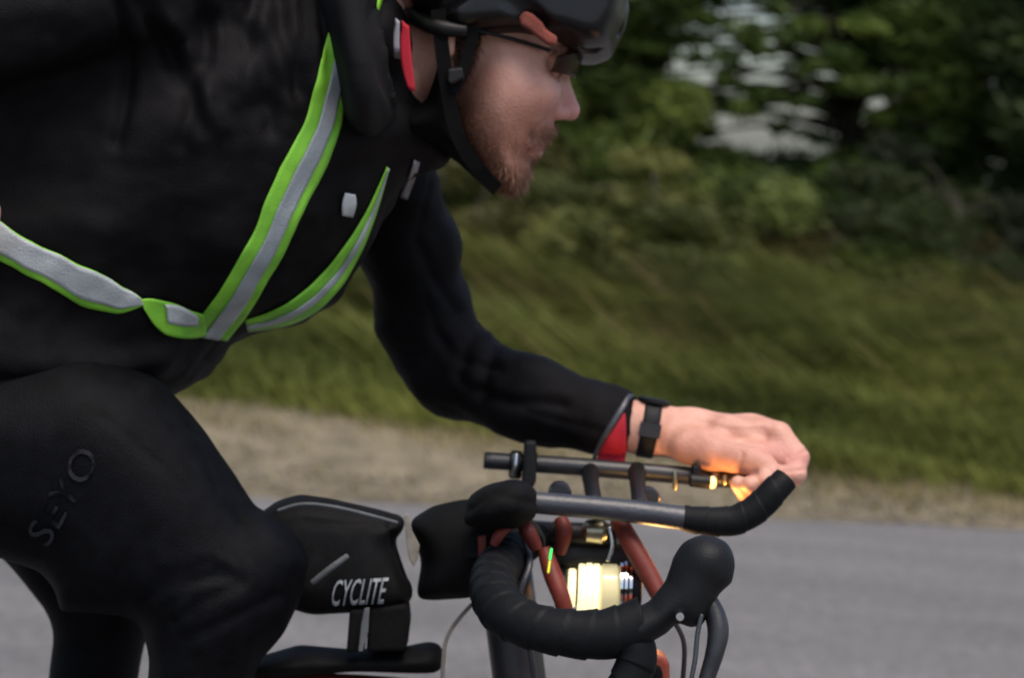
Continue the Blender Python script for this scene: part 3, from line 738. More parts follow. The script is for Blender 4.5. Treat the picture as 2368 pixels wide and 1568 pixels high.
AV = creases(AV, normals(AV, AQ), [([(1826, 1062), (1866, 1040)], -0.0016, 5), ([(1816, 1090), (1858, 1086)], -0.0016, 5), ([(1790, 1078), (1800, 1100)], -0.0012, 4), ([(1716, 1050), (1708, 1084)], -0.0014, 5), ([(1520, 960), (1526, 1040)], -0.001, 5), ([(1640, 1000), (1700, 1016), (1770, 1012)], -0.0022, 10), ([(1620, 970), (1700, 985), (1770, 985)], 0.0014, 8)])
# right hand tucked at the hip (only its edge enters the picture)
f = Field(*bounds(-360, 30, 380, 640, 2.04, 2.24), 0.003)
f.cone(A(-175, 410, 2.13), 0.027, A(-86, 500, 2.12), 0.030, 0.01, ky=0.7)
for i in range(4):
    f.cone(A(-86 + 6 * i, 470 + 26 * i, 2.115), 0.0095, A(-27 - 6 * i, 486 + 28 * i, 2.125), 0.009, 0.004)
    f.cone(A(-27 - 6 * i, 486 + 28 * i, 2.125), 0.009, A(-56 + 4 * i, 520 + 24 * i, 2.14), 0.0075, 0.003)
f.cone(A(-126, 450, 2.10), 0.012, A(-66, 455, 2.10), 0.009, 0.006)
BV, BQ = f.mesh(1)
# trunk, arms and legs under the clothes
f = Field(*bounds(-420, 1450, -200, 2060, 2.02, 2.68), 0.011)
f.cone(A(900, 180, 2.36), 0.05, A(600, 130, 2.36), 0.10, 0.03, ky=1.3); f.cone(A(600, 130, 2.36), 0.10, A(-60, 760, 2.36), 0.11, 0.03, ky=1.3)
f.cone(A(890, 350, 2.50), 0.028, A(955, 640, 2.55), 0.024, 0.01); f.cone(A(955, 640, 2.55), 0.024, A(1055, 850, 2.55), 0.024, 0.01); f.cone(A(1055, 850, 2.55), 0.024, A(1420, 983, 2.475), 0.020, 0.01)
f.cone(A(430, -60, 2.24), 0.03, A(60, 20, 2.14), 0.03, 0.01); f.cone(A(60, 20, 2.14), 0.03, A(-320, 150, 2.10), 0.028, 0.01); f.cone(A(-320, 150, 2.10), 0.028, A(-140, 420, 2.13), 0.024, 0.01)
f.cone(A(-60, 1040, 2.27), 0.065, A(500, 1310, 2.235), 0.034, 0.01); f.cone(A(500, 1310, 2.235), 0.034, A(390, 2000, 2.235), 0.018, 0.01)
f.cone(A(-40, 1050, 2.44), 0.035, A(230, 1400, 2.47), 0.022, 0.01)
CV_, CQ = f.mesh(1)
def tint_of(V, hand=False):
    u, v = uv_of(V); n = len(V)
    base = np.tile(np.array((0.60, 0.325, 0.245)), (n, 1))
    def blend(w, c): base[:] = base * (1 - w[:, None]) + np.array(c) * w[:, None]
    if not hand:
        g = lambda cu, cv, s: np.exp(-(((u - cu) ** 2 + (v - cv) ** 2) / s ** 2))
        blend(0.65 * g(1318, 255, 45), (0.60, 0.29, 0.27)); blend(0.35 * g(1230, 215, 70), (0.56, 0.27, 0.22))
        bd = polyline_dist(u, v, [(1068, 215), (1085, 320), (1140, 400), (1190, 425), (1225, 350), (1262, 308), (1200, 330), (1130, 330)])
        blend(0.66 * np.exp(-(bd / 74) ** 2), (0.30, 0.125, 0.082)); blend(0.7 * np.exp(-(polyline_dist(u, v, [(1250, 335), (1222, 345)]) / 8) ** 2), (0.42, 0.13, 0.11))
        blend(0.3 * np.exp(-(polyline_dist(u, v, [(950, 100), (980, 220)]) / 50) ** 2), (0.42, 0.22, 0.15))
    else:
        blend(0.5 * np.exp(-(polyline_dist(u, v, [(1780, 1040), (1850, 1060)]) / 36) ** 2), (0.55, 0.235, 0.21)); blend(0.4 * np.exp(-(polyline_dist(u, v, [(1600, 1030), (1690, 1050)]) / 30) ** 2), (0.52, 0.245, 0.20))
    return base
off = 0; VV, QQ, CC = [], [], []
for V, Q, h in ((HV, HQ, False), (AV, AQ, True), (BV, BQ, True), (CV_, CQ, True)):
    VV.append(V); QQ.append(Q + off); CC.append(tint_of(V, h)); off += len(V)
body = link_mesh('body', to_world(np.concatenate(VV)), np.concatenate(QQ), M['skin'], person, cols=np.concatenate(CC))
body['label'] = 'bare skin of the face, neck and the hand closed on the bar'

def strands(name, V, N, poly, n, l0, l1, w, dirs, m, parent, fade=None):
    u, v = uv_of(V); k = np.where(inside(u, v, poly))[0]
    k = k[rng.integers(0, len(k), n)]
    P = V[k] + rng.normal(0, 0.0012, (n, 3)); Nn = N[k]
    L = rng.uniform(l0, l1, (n, 1))
    d = np.array(dirs) + 0.55 * Nn + rng.normal(0, 0.28, (n, 3)); d /= np.linalg.norm(d, axis=1, keepdims=True)
    s = np.cross(d, Nn + rng.normal(0, .3, (n, 3))); s /= np.linalg.norm(s, axis=1, keepdims=True) + 1e-9
    md = P + d * L * .5 + Nn * L * 0.08; tp = P + d * L - Nn * L * 0.1
    X = np.stack([P - s * w, P + s * w, md + s * w * .8, md - s * w * .8, tp], 1).reshape(-1, 3)
    o = np.arange(n)[:, None] * 5
    T = np.concatenate([o + np.array((0, 1, 2)), o + np.array((0, 2, 3)), o + np.array((3, 2, 4))])
    h = link_mesh(name, to_world(X), T, m, parent, smooth=False); h['kind'] = 'stuff'; return h
down = (0.12, 0.0, -0.9)
strands('beard', HV, HN, [(1060, 190), (1092, 250), (1140, 320), (1200, 325), (1238, 300), (1285, 295), (1268, 322), (1252, 350), (1226, 395), (1207, 436), (1182, 450), (1140, 425), (1094, 365), (1060, 310)],
        5200, 0.0025, 0.006, 0.00020, (0.12, 0, -0.8), M['hair'], person)
strands('stubble', HV, HN, [(1056, 140), (1090, 160), (1130, 240), (1200, 290), (1245, 290), (1200, 345), (1110, 360), (1062, 300)], 2600, 0.002, 0.004, 0.00016, (0.12, 0, -0.8), M['hair'], person)
strands('chin_beard', HV, HN, [(1110, 370), (1225, 385), (1210, 432), (1182, 450), (1140, 425)], 1700, 0.005, 0.013, 0.00022, (0.05, 0, -0.9), M['hair'], person)
strands('moustache', HV, HN, [(1225, 300), (1275, 280), (1292, 303), (1262, 326), (1226, 335)], 700, 0.003, 0.008, 0.00020, (0.0, 0, -0.9), M['hair'], person)
strands('hair', HV, HN, [(1050, 60), (1120, 60), (1100, 130), (1078, 180), (1056, 200)], 1500, 0.006, 0.016, 0.00025, (0.1, 0, -0.9), M['dark_hair'], person)
strands('eyebrow', HV, HN, [(1270, 105), (1325, 108), (1328, 128), (1272, 124)], 500, 0.004, 0.008, 0.00022, (-0.7, 0, -0.3), M['dark_hair'], person)

f = Field(*bounds(880, 1190, 20, 470, 2.24, 2.46), 0.003)
f.poly([(1004, 40), (1056, 40), (1054, 150), (1060, 300), (1100, 366), (1152, 436), (1122, 432), (1064, 378), (1012, 345), (930, 345), (890, 270), (985, 236), (1002, 160)], HD, 0.078, 0.03)
gaiter, _, _ = from_field(f, 'neck_gaiter', M['gaiter'], person, 3, None, [((30, 30, 30), 0.0015, 3.0)])
gaiter['label'] = 'black knitted neck gaiter under the jaw'

# ---- helmet
helmet = thing('helmet', 'black vented cycling helmet with orange padding on the rider\'s head', 'helmet', W3(1180, 60, HD))
f = Field(*bounds(890, 1490, -420, 200, 2.18, 2.52), 0.0026)
shell = [(930, -300), (915, -120), (922, -20), (944, 42), (1000, 70), (1062, 126), (1110, 110), (1200, 106), (1290, 119), (1345, 140), (1376, 140), (1408, 128), (1437, 70), (1452, 0), (1436, -140), (1330, -280), (1150, -350)]
f.poly(shell, HD, 0.100, 0.020)
f.poly([(1330, 60), (1450, 20), (1440, 70), (1408, 130), (1376, 142), (1345, 140)], HD, 0.075, 0.05, 0.01)
for s in (-1, 1):
    f.cone(A(1185, 0, HD + s * 0.108), px(30), A(1290, 104, HD + s * 0.088), px(25), 0.003, op='sub')
    f.cone(A(1110, -60, HD + s * 0.11), px(25), A(1010, 20, HD + s * 0.090), px(20), 0.003, op='sub')
    f.cone(A(1215, -60, HD + s * 0.085), px(20), A(1372, 112, HD + s * 0.052), px(16), 0.003, op='sub')
    f.cone(A(1345, -60, HD + s * 0.055), px(22), A(1428, 66, HD + s * 0.034), px(15), 0.003, op='sub')
    f.cone(A(1040, -160, HD + s * 0.10), px(26), A(1160, -130, HD + s * 0.1), px(26), 0.003, op='sub')
    f.cone(A(1260, -40, HD + s * 0.078), px(15), A(1384, 100, HD + s * 0.048), px(11), 0.006)
f.ell(A(1180, 70, HD), (px(160), 0.062, px(66)), 0.004, op='sub')
sh, _, _ = from_field(f, 'shell', M['helmet'], helmet, 2)
ht = bvh_of(sh)
pad = slab('padding', [(1198, 40), (1212, 22), (1232, 30), (1254, 50), (1262, 66), (1290, 84), (1286, 104), (1266, 102), (1246, 86), (1226, 70), (1204, 58)], HD - 0.090, 0.012, M['orange_pad'], helmet, 0.003)
pad['label'] = 'orange padding seen in the side vent'
ribbon('strap', [(1012, 20, HD - 0.092), (1024, 130, HD - 0.090), (1042, 250, HD - 0.085), (1066, 330, HD - 0.080), (1112, 398, HD - 0.066), (1150, 438, HD - 0.04)], 17, 0.002, M['strap'], helmet)
ribbon('strap', [(1098, 60, HD - 0.090), (1076, 140, HD - 0.088), (1050, 215, HD - 0.088)], 12, 0.002, M['strap'], helmet)
slab('strap_buckle', [(1034, 158), (1070, 154), (1072, 180), (1042, 196), (1033, 188)], HD - 0.092, 0.006, M['black_plastic'], helmet)
gtube('retention_band', [(950, 20, HD - 0.02, 22), (968, 40, HD - 0.06, 22), (1010, 62, HD - 0.088, 20), (1080, 70, HD - 0.09, 16)], M['black_plastic'], helmet, 16, 10)

# ---- sunglasses
gl = thing('sunglasses', 'brown tinted wraparound sunglasses on the rider\'s face', 'sunglasses', W3(1320, 150, HD))
def lens_mesh(s):
    vs, fs, n, k = [], [], 12, 8
    for i in range(n):
        t = i / (n - 1); ang = t * 1.25
        for j in range(k):
            q = j / (k - 1)
            du = 1338 - 62 * (1 - math.cos(ang)) - 14 * t; half = (40 - 10 * t) * math.sqrt(max(0.15, 1 - 0.7 * (2 * q - 1) ** 2 * t)) * (1 - 0.25 * (1 - t) * (q > .5))
            v = 150 + (q - 0.5) * 2 * half + (1 - t) * 0 - 6 * t
            u = du - 16 * (q - 0.5) * 2 * 0.6
            vs.append(W3(u, v, HD + s * (0.006 + 0.058 * math.sin(ang) / math.sin(1.25))))
    for i in range(n - 1):
        for j in range(k - 1): fs.append((i * k + j, i * k + j + 1, (i + 1) * k + j + 1, (i + 1) * k + j))
    return vs, fs
for s in (-1, 1):
    v, fz = lens_mesh(s); o = link_mesh('lens', v, fz, M['lens'], gl); md = o.modifiers.new('t', 'SOLIDIFY'); md.thickness = 0.0016
    gtube('temple', [(1272, 116, HD + s * 0.064, 5), (1180, 88, HD + s * 0.072, 5), (1060, 60, HD + s * 0.078, 5)], M['black_plastic'], gl, 12, 8)
gtube('bridge', [(1332, 152, HD - 0.008, 5), (1336, 140, HD, 5), (1332, 152, HD + 0.008, 5)], M['black_plastic'], gl, 10, 8)

# ---- wrist watch
wt = thing('wrist_watch', 'black wrist watch with rubber band on the bare wrist', 'watch', W3(1498, 1050, HB))
ax = (W3(1540, 1000, HB) - W3(1460, 985, HB)).normalized()
def ring(name, c, ra, rb, w, t, m, parent, n=44):
    x = FWD.copy(); x = (x - ax * x.dot(ax)).normalized(); y = ax.cross(x); vs, fs = [], []
    for i in range(n):
        a = 2 * PI * i / n; wv = w * (1 + 0.0 * i)
        for (s, r) in ((-.5, 0), (-.5, t * .7), (-.36, t), (.36, t), (.5, t * .7), (.5, 0)):
            vs.append(c + x * math.cos(a) * (ra + r) + y * math.sin(a) * (rb + r) + ax * wv * s)
    for i in range(n):
        for j in range(6): fs.append((i * 6 + j, i * 6 + (j + 1) % 6, ((i + 1) % n) * 6 + (j + 1) % 6, ((i + 1) % n) * 6 + j))
    return link_mesh(name, vs, fs, m, parent)
wc = W3(1500, 992, 2.472)
ring('band', wc, rm(58, HB) * 0.76, rm(60, HB), rm(40, HB), 0.0035, M['rubber'], wt)
up = (UPV - ax * UPV.dot(ax)).normalized(); sdv = ax.cross(up)
lathe('case', wc + up * (rm(56, HB)), up, [(0, .0125), (0.002, .0155), (0.005, .0155), (0.0065, .013)], M['black_plastic'], wt)
link_mesh('buckle', [wc - FWD * (rm(58, HB) * 0.76 + 0.0045) + up * a + ax * b for a in (-.007, .006) for b in (-.010, .010)] + [wc - FWD * (rm(58, HB) * 0.76 + 0.002) + up * a + ax * b for a in (-.007, .006) for b in (-.010, .010)],
          [(0, 1, 3, 2), (4, 5, 7, 6), (0, 1, 5, 4), (2, 3, 7, 6), (0, 2, 6, 4), (1, 3, 7, 5)], M['alloy_black'], wt, smooth=False)

# ---- reflective harness over the jacket
har = thing('reflective_harness', 'lime green and silver reflective harness worn over the black jacket', 'harness', W3(450, 800, 2.2))
sL = [(838, -110), (800, -20), (757, 80), (736, 170), (706, 280), (662, 360), (622, 440), (588, 535), (522, 650), (472, 720), (432, 776)]
sR = [(905, -60), (868, 40), (818, 160), (792, 255), (784, 305), (752, 390), (703, 480), (652, 590), (602, 680), (572, 728), (524, 788)]
st = strip('shoulder_strap', jt, sL, sR, 0.0025, M['lime'], har, 110, 12, jit=3)
s2 = strip('reflective_stripe', jt, sL, sR, 0.0045, M['silver'], st, 110, 8, 0.36, 0.76, jit=5)
s2['label'] = 'silver stripe down the near shoulder strap'
tL = [(893, 385), (850, 480), (812, 545), (762, 612), (712, 664), (662, 702), (610, 726), (566, 738)]
tR = [(897, 390), (868, 490), (836, 575), (792, 655), (740, 712), (688, 742), (630, 758), (572, 764)]
s3 = strip('far_shoulder_strap', jt, tL, tR, 0.003, M['lime'], har, 60, 8)
s4 = strip('reflective_stripe', jt, tL, tR, 0.005, M['silver'], s3, 60, 5, 0.42, 0.66)
bL = [(-320, 300), (-120, 440), (0, 512), (110, 578), (210, 622), (300, 672), (330, 688)]
bR = [(-330, 390), (-120, 530), (0, 598), (110, 662), (205, 712), (290, 724), (325, 706)]
b1 = strip('waist_belt', jt, bL, bR, 0.003, M['lime'], har, 80, 10, wav=0.0006, jit=9)
b2 = strip('reflective_stripe', jt, bL, bR, 0.005, M['belt_silver'], b1, 80, 8, 0.02, 0.80, wav=0.0008, jit=12)
b3 = strip('belt_loop', jt, [(322, 690), (345, 686), (375, 692), (410, 700), (440, 715), (470, 722)], [(330, 712), (350, 745), (378, 772), (412, 782), (440, 780), (472, 772)], 0.004, M['lime'], har, 30, 10)
b4 = strip('reflective_stripe', jt, [(378, 698), (412, 700), (436, 712), (456, 726)], [(382, 742), (410, 748), (436, 748), (452, 744)], 0.006, M['belt_silver'], b3, 16, 6)
tg = strip('reflective_tab', jt, [(796, 445), (788, 465), (788, 496)], [(818, 448), (822, 470), (812, 500)], 0.004, M['belt_silver'], har, 10, 6)
tg['label'] = 'small silver tab between the two shoulder straps'

# ================================================================== BICYCLE
bike = thing('bicycle', 'dark road bicycle with aero bars, drop handlebar and orange accents', 'bicycle', (0, 2.35, 0))
DR, DL = 2.27, 2.455
# extensions
exr = gtube('aero_extension', [(1150, 1158, DR, 25), (1250, 1164, DR, 26), (1450, 1182, DR, 27), (1590, 1200, DR, 28)], M['grey_alloy'], bike, 30)
exr['label'] = 'nearer aero bar extension, empty, bent up at its end'
gtube('grip_tape', [(1580, 1199, DR, 29), (1640, 1206, DR, 33), (1700, 1203, DR, 34), (1752, 1174, DR, 34), (1790, 1135, DR, 32), (1816, 1108, DR + .004, 29)], M['bar_tape'], exr, 200, 32, wrap=(0.018, 0.07))
exl = gtube('aero_extension', [(1118, 1065, DL, 20), (1300, 1077, DL, 21), (1450, 1089, DL, 21), (1560, 1098, DL, 21), (1680, 1108, DL, 21), (1760, 1100, DL, 22), (1806, 1060, DL, 22), (1822, 1016, DL, 22)], M['alloy_black'], bike, 48)
exl['label'] = 'farther aero bar extension held by the rider\'s hand'
for i, (u0, w) in enumerate(((1192, 15), (1228, 13))):
    c = lathe('extension_clamp', W3(u0, 1075, DL), (W3(1300, 1077, DL) - W3(1118, 1065, DL)), [(-rm(w, DL), rm(27, DL)), (-rm(w, DL) * .7, rm(33, DL)), (rm(w, DL) * .7, rm(33, DL)), (rm(w, DL), rm(27, DL))], M['black_plastic'], bike)
    gtube('bolt', [(u0 + 2, 1048, DL - 0.014, 6), (u0, 1075, DL - 0.016, 7), (u0 - 5, 1102, DL - 0.014, 6)], M['steel'], c, 10, 10)
slab('arm_rest_bracket', [(1212, 1020), (1240, 1020), (1240, 1112), (1232, 1130), (1205, 1125)], DL - 0.01, 0.03, M['black_plastic'], bike)
for (ua, ub, va) in ((1366, 1372, 1165), (1474, 1478, 1172)):
    gtube('bridge_bar', [(ua - 2, 1088, DL, 22), (ua, 1118, DL - .05, 19), (ub, va - 14, DR + .05, 19), (ub, va, DR, 20)], M['black_plastic'], bike, 16, 14)
for (uu, vv, r) in ((1294, 1140, 22), (1500, 1150, 20)):
    lathe('bar_clamp', W3(uu, vv, 2.36), FWD, [(-.02, rm(r, 2.36)), (-.017, rm(r * 1.2, 2.36)), (.017, rm(r * 1.2, 2.36)), (.02, rm(r, 2.36))], M['alloy_black'], bike)
# small glinting fittings under the wrist
for (uu, vv, w, h) in ((1560, 1112, 6, 22), (1612, 1104, 10, 12), (1652, 1106, 12, 13), (1676, 1110, 8, 12)):
    lathe('shift_button', W3(uu, vv, DL - 0.012), UPV, [(-rm(h, DL), rm(w * .7, DL)), (-rm(h, DL) * .6, rm(w, DL)), (rm(h, DL) * .6, rm(w, DL)), (rm(h, DL), rm(w * .7, DL))], M['brass'], bike, 20)
# arm pad (nearer, empty)
f = Field(*bounds(1020, 1290, 1050, 1260, 2.14, 2.36), 0.003)
f.poly([(1068, 1212), (1082, 1152), (1118, 1112), (1180, 1092), (1226, 1104), (1242, 1136), (1240, 1196), (1200, 1222), (1120, 1226)], 2.25, 0.062, 0.04)
f.ell(A(1150, 1070, 2.25), (0.05, 0.036, 0.022), 0.01, op='sub')
ap, _, _ = from_field(f, 'arm_pad', M['bag_black'], bike, 3, [([(1085, 1180), (1140, 1140), (1235, 1165)], -0.002, 7)])
# stem, head tube, frame in world space behind
slab('stem', [(1075, 1232), (1230, 1200), (1262, 1250), (1235, 1300), (1100, 1330), (1070, 1290)], 2.345, 0.06, M['black_plastic'], bike, 0.01)
top_head, low_head = W3(1165, 1300, 2.35), W3(1215, 1680, 2.35)
wtube('head_tube', [top_head, low_head], 0.024, M['alloy_black'], bike, 4)
bb = Vector((low_head.x - 0.50, 2.345, 0.27)); rear = Vector((bb.x - 0.42, 2.345, 0.345)); front = Vector((low_head.x + 0.09, 2.345, 0.345))
seat_top = Vector((bb.x - 0.20, 2.345, 0.92))
wtube('down_tube', [low_head, bb], 0.024, M['alloy_black'], bike, 4)
tpt = gtube('top_tube', [(1215, 1640, 2.35, 40), (900, 1606, 2.35, 40), (700, 1598, 2.35, 40), (500, 1610, 2.35, 40), (-100, 1660, 2.35, 36)], M['orange'], bike, 12)
tpt['label'] = 'orange painted top tube'
wtube('seat_tube', [bb, seat_top], 0.017, M['alloy_black'], bike, 4)
for s in (-1, 1):
    wtube('chain_stay', [bb + Vector((0, s * .03, 0)), rear + Vector((0, s * .06, 0))], 0.011, M['alloy_black'], bike, 4)
    wtube('seat_stay', [seat_top - Vector((-.03, 0, .12)), rear + Vector((0, s * .06, 0))], 0.008, M['alloy_black'], bike, 4)
    wtube('fork_blade', [low_head + Vector((0, s * .03, 0)), low_head.lerp(front, .5) + Vector((0.0, s * .05, 0)), front + Vector((0, s * .05, 0))], 0.013, M['alloy_black'], bike, 8)
    wtube('crank_arm', [bb + Vector((0, s * .06, 0)), bb + Vector((s * .03, s * .075, s * .17))], 0.010, M['alloy_black'], bike, 4)
sdl = wtube('saddle', [seat_top + Vector((-.14, 0, .06)), seat_top + Vector((0, 0, .055)), seat_top + Vector((.15, 0, .05))], [0.06 - 0.002 * i for i in range(len(spline([(0, 0, 0), (1, 0, 0), (2, 0, 0)], 24)))], M['black_plastic'], bike)
sdl.scale = (1, 1, 1)
def wheel(c):
    w = link_mesh('wheel', *tube_mesh([c + Vector((0, -.05, 0)), c + Vector((0, .05, 0))], 0.016), M['alloy_black'], bike)
    for nm, R, r, m in (('tyre', 0.335, 0.015, M['tyre']), ('rim', 0.312, 0.012, M['alloy_black'])):
        vs, fs, n, k = [], [], 64, 12
        for i in range(n):
            a = 2 * PI * i / n
            for j in range(k):
                b = 2 * PI * j / k; vs.append(c + Vector((math.cos(a) * (R + r * math.cos(b)), r * math.sin(b), math.sin(a) * (R + r * math.cos(b)))))
        for i in range(n):
            for j in range(k): fs.append((i * k + j, ((i + 1) % n) * k + j, ((i + 1) % n) * k + (j + 1) % k, i * k + (j + 1) % k))
        link_mesh(nm, vs, fs, m, w)
    for i in range(20):
        a = 2 * PI * i / 20; v, fz = tube_mesh([c + Vector((math.cos(a) * .016, (-1) ** i * .03, math.sin(a) * .016)), c + Vector((math.cos(a + .1) * .31, 0, math.sin(a + .1) * .31))], 0.001, 5)
        link_mesh('spoke', v, fz, M['steel'], w)
wheel(front); wheel(rear)
# drop bar, nearer side: out towards the camera, then forward to the hood
bar = gtube('handlebar', [(1220, 1252, 2.36, 40), (1172, 1290, 2.28, 46), (1140, 1345, 2.20, 52), (1162, 1412, 2.14, 54), (1250, 1455, 2.11, 52), (1390, 1468, 2.10, 56), (1490, 1436, 2.10, 54)], M['bar_tape'], bike, 260, 40, wrap=(0.021, 0.085))
bar['label'] = 'near half of the tape wrapped drop handlebar'
gtube('handlebar', [(1240, 1245, 2.38, 36), (1210, 1235, 2.50, 34), (1260, 1240, 2.58, 34), (1420, 1245, 2.60, 34)], M['bar_tape'], bike, 30, 20)
drop = gtube('bar_drop', [(1400, 1455, 2.10, 48), (1470, 1500, 2.10, 46), (1440, 1600, 2.10, 45), (1330, 1700, 2.10, 45), (1180, 1720, 2.10, 45)], M['bar_tape'], bike, 200, 32, wrap=(0.021, 0.085))
f = Field(*bounds(1400, 1740, 1210, 1560, 2.02, 2.18), 0.0022)
f.poly([(1440, 1420), (1500, 1392), (1538, 1345), (1556, 1292), (1584, 1260), (1630, 1244), (1674, 1263), (1696, 1308), (1694, 1346), (1664, 1372), (1646, 1402), (1624, 1448), (1594, 1452), (1566, 1440), (1540, 1466), (1480, 1500), (1430, 1500)], 2.10, 0.026, 0.03)
f.ell(A(1632, 1290, 2.10), (rm(58, 2.1), 0.024, rm(46, 2.1)), 0.01)
hood, _, _ = from_field(f, 'brake_hood', M['rubber'], bike, 3)
lev = gtube('brake_lever', [(1636, 1385, 2.10, 20), (1652, 1420, 2.098, 24), (1660, 1462, 2.094, 25), (1652, 1510, 2.09, 22), (1634, 1570, 2.088, 19), (1600, 1680, 2.08, 15)], M['alloy_black'], hood, 40, 14)
gtube('lever_blade_edge', [(1622, 1420, 2.085, 6), (1612, 1470, 2.082, 6), (1606, 1530, 2.08, 6), (1590, 1610, 2.078, 5)], M['grey_alloy'], hood, 20, 8)
lathe('pivot_bolt', W3(1570, 1424, 2.083), FWD, [(-.010, rm(9, 2.1)), (-.008, rm(11, 2.1)), (.01, rm(11, 2.1))], M['steel'], hood, 20)
gtube('brake_hose', [(1205, 1220, 2.31, 8), (1225, 1300, 2.26, 8), (1200, 1380, 2.25, 8), (1218, 1460, 2.27, 8), (1240, 1600, 2.3, 8)], M['grey_alloy'], bike, 30, 10)
gtube('brake_hose', [(1022, 1640, 2.30, 5), (1024, 1540, 2.30, 5), (1036, 1470, 2.31, 5), (1090, 1400, 2.33, 5), (1160, 1350, 2.345, 5)], M['webbing'], bike, 30, 8)
gtube('brake_hose', [(1560, 1440, 2.12, 6), (1582, 1500, 2.16, 6), (1572, 1640, 2.22, 6)], M['grey_alloy'], bike, 20, 8)
for i, pts in enumerate(([(1428, 1200, 2.30, 20), (1462, 1262, 2.28, 23), (1500, 1330, 2.27, 23), (1532, 1392, 2.26, 20)],
                         [(1258, 1270, 2.28, 17), (1276, 1325, 2.27, 22), (1295, 1375, 2.26, 21), (1312, 1425, 2.26, 18)],
                         [(1140, 1262, 2.24, 10), (1158, 1232, 2.24, 13), (1186, 1210, 2.25, 9)],
                         [(1206, 1204, 2.26, 13), (1222, 1232, 2.255, 18), (1240, 1268, 2.26, 15)],
                         [(1296, 1200, 2.30, 16), (1304, 1232, 2.295, 20), (1294, 1280, 2.30, 14)])):
    o = gtube('orange_bracket', pts, M['orange'], bike, 20, 14)
    o['label'] = ['orange arm right of the lit lamp', 'orange arm left of the lit lamp', 'small orange fitting under the arm pad', 'orange fitting beside the stem', 'orange fitting above the lamp'][i]

# ---- headlamp between the orange arms
lamp = thing('headlamp', 'lit cylindrical headlamp with chrome front ring between orange arms', 'lamp', W3(1390, 1430, 2.30))
DLm = 2.30; axl = (W3(1460, 1364, DLm) - W3(1320, 1358, DLm)).normalized()
def P_(u): return W3(u, 1360, DLm)
r0 = rm(56, DLm)
def seg_(name, u0, u1, r, m, par=lamp):
    L = (P_(u1) - P_(u0)).length; return lathe(name, P_(u0), axl, [(0, r * .92), (L * .12, r), (L * .88, r), (L, r * .92)], m, par, 48)
seg_('rear_cap', 1284, 1310, r0 * 0.85, M['black_plastic'])
seg_('light_ring', 1313, 1330, r0 * 0.80, M['glow'])
seg_('rear_cap', 1330, 1336, r0 * 0.7, M['black_plastic'])
for u0 in (1336, 1353, 1370):
    seg_('diffuser', u0, u0 + 15, r0 * (1.0 if u0 != 1353 else 1.03), M['glow'])
seg_('inner_tube', 1334, 1388, r0 * 0.9, M['glow_dim'])
seg_('glass_body', 1387, 1428, r0 * 1.0, M['glow_dim'])
for k, (u0, rr) in enumerate(((1430, 1.12), (1440, 1.18), (1451, 1.12))):
    seg_('chrome_ring', u0, u0 + 9, r0 * rr, M['chrome'])
seg_('front_cap', 1461, 1482, r0 * 1.0, M['black_plastic'])
lathe('housing', W3(1262, 1285, DLm + .03), axl, [(0, .018), (.004, .024), (.076, .024), (.08, .018)], M['black_plastic'], lamp)
lathe('reflector', W3(1345, 1228, DLm - .002), axl, [(0, rm(14, 2.3)), (.004, rm(26, 2.3)), (.018, rm(30, 2.3)), (.022, rm(20, 2.3))], M['brass'], lamp)
lathe('mount_tube', W3(1268, 1232, DLm + .012), axl, [(0, rm(20, 2.3)), (.003, rm(26, 2.3)), (.056, rm(26, 2.3)), (.06, rm(20, 2.3))], M['black_plastic'], lamp)
gtube('wire', [(1408, 1218, DLm - .01, 5), (1415, 1260, DLm - .012, 5), (1404, 1300, DLm - .012, 5)], M['steel'], lamp, 12, 8)
gtube('status_light', [(1275, 1268, 2.235, 3), (1271, 1296, 2.235, 3)], M['led_green'], lamp, 6, 8)
gtube('status_light', [(1271, 1297, 2.235, 2.5), (1267, 1326, 2.235, 2.5)], M['led_yellow'], lamp, 6, 8)
pl = bpy.data.lights.new('headlamp_glow', 'POINT'); pl.energy = 0.35; pl.color = (1.0, 0.52, 0.16); pl.shadow_soft_size = 0.012
po = bpy.data.objects.new('headlamp_glow', pl); col.objects.link(po); po.location = W3(1508, 1345, 2.32); adopt(po, lamp)

cl_ = thing('clip_lamp', 'small lit lamp clipped under the far extension behind the fingers', 'lamp', W3(1630, 1130, DL))
def PK(u): return W3(u, 1112 + (u - 1600) * 0.09, DL - 0.034)
axk = (PK(1680) - PK(1580)).normalized()
lathe('housing', PK(1592), axk, [(0, .004), (.002, .006), (.018, .0065), (.020, .006)], M['black_plastic'], cl_, 24)
lathe('lens', PK(1592) + axk * .0202, axk, [(0, .0055), (.003, .0055), (.005, .0035)], M['amber_glow'], cl_, 24)
slab('clip', [(1600, 1076), (1622, 1078), (1622, 1108), (1600, 1106)], DL - 0.012, 0.02, M['black_plastic'], cl_, 0.002)
kl = bpy.data.lights.new('clip_lamp_glow', 'POINT'); kl.energy = 0.13; kl.color = (1.0, 0.46, 0.12); kl.shadow_soft_size = 0.006
ko = bpy.data.objects.new('clip_lamp_glow', kl); col.objects.link(ko); ko.location = PK(1592) + axk * .034 - FWD * .008 - UPV * .024; adopt(ko, cl_)

# ---- small boxes and bags
ob = thing('accessory_box', 'small dark box with orange rim below the brake hood', 'box', W3(1500, 1640, 2.2))
slab('rim', [(1452, 1640), (1452, 1545), (1462, 1524), (1490, 1512), (1532, 1518), (1548, 1532), (1550, 1640)], 2.20, 0.05, M['orange_rim'], ob, 0.004)
slab('panel', [(1474, 1640), (1474, 1550), (1484, 1538), (1524, 1540), (1532, 1552), (1534, 1640)], 2.18, 0.018, M['bag'], ob, 0.003)

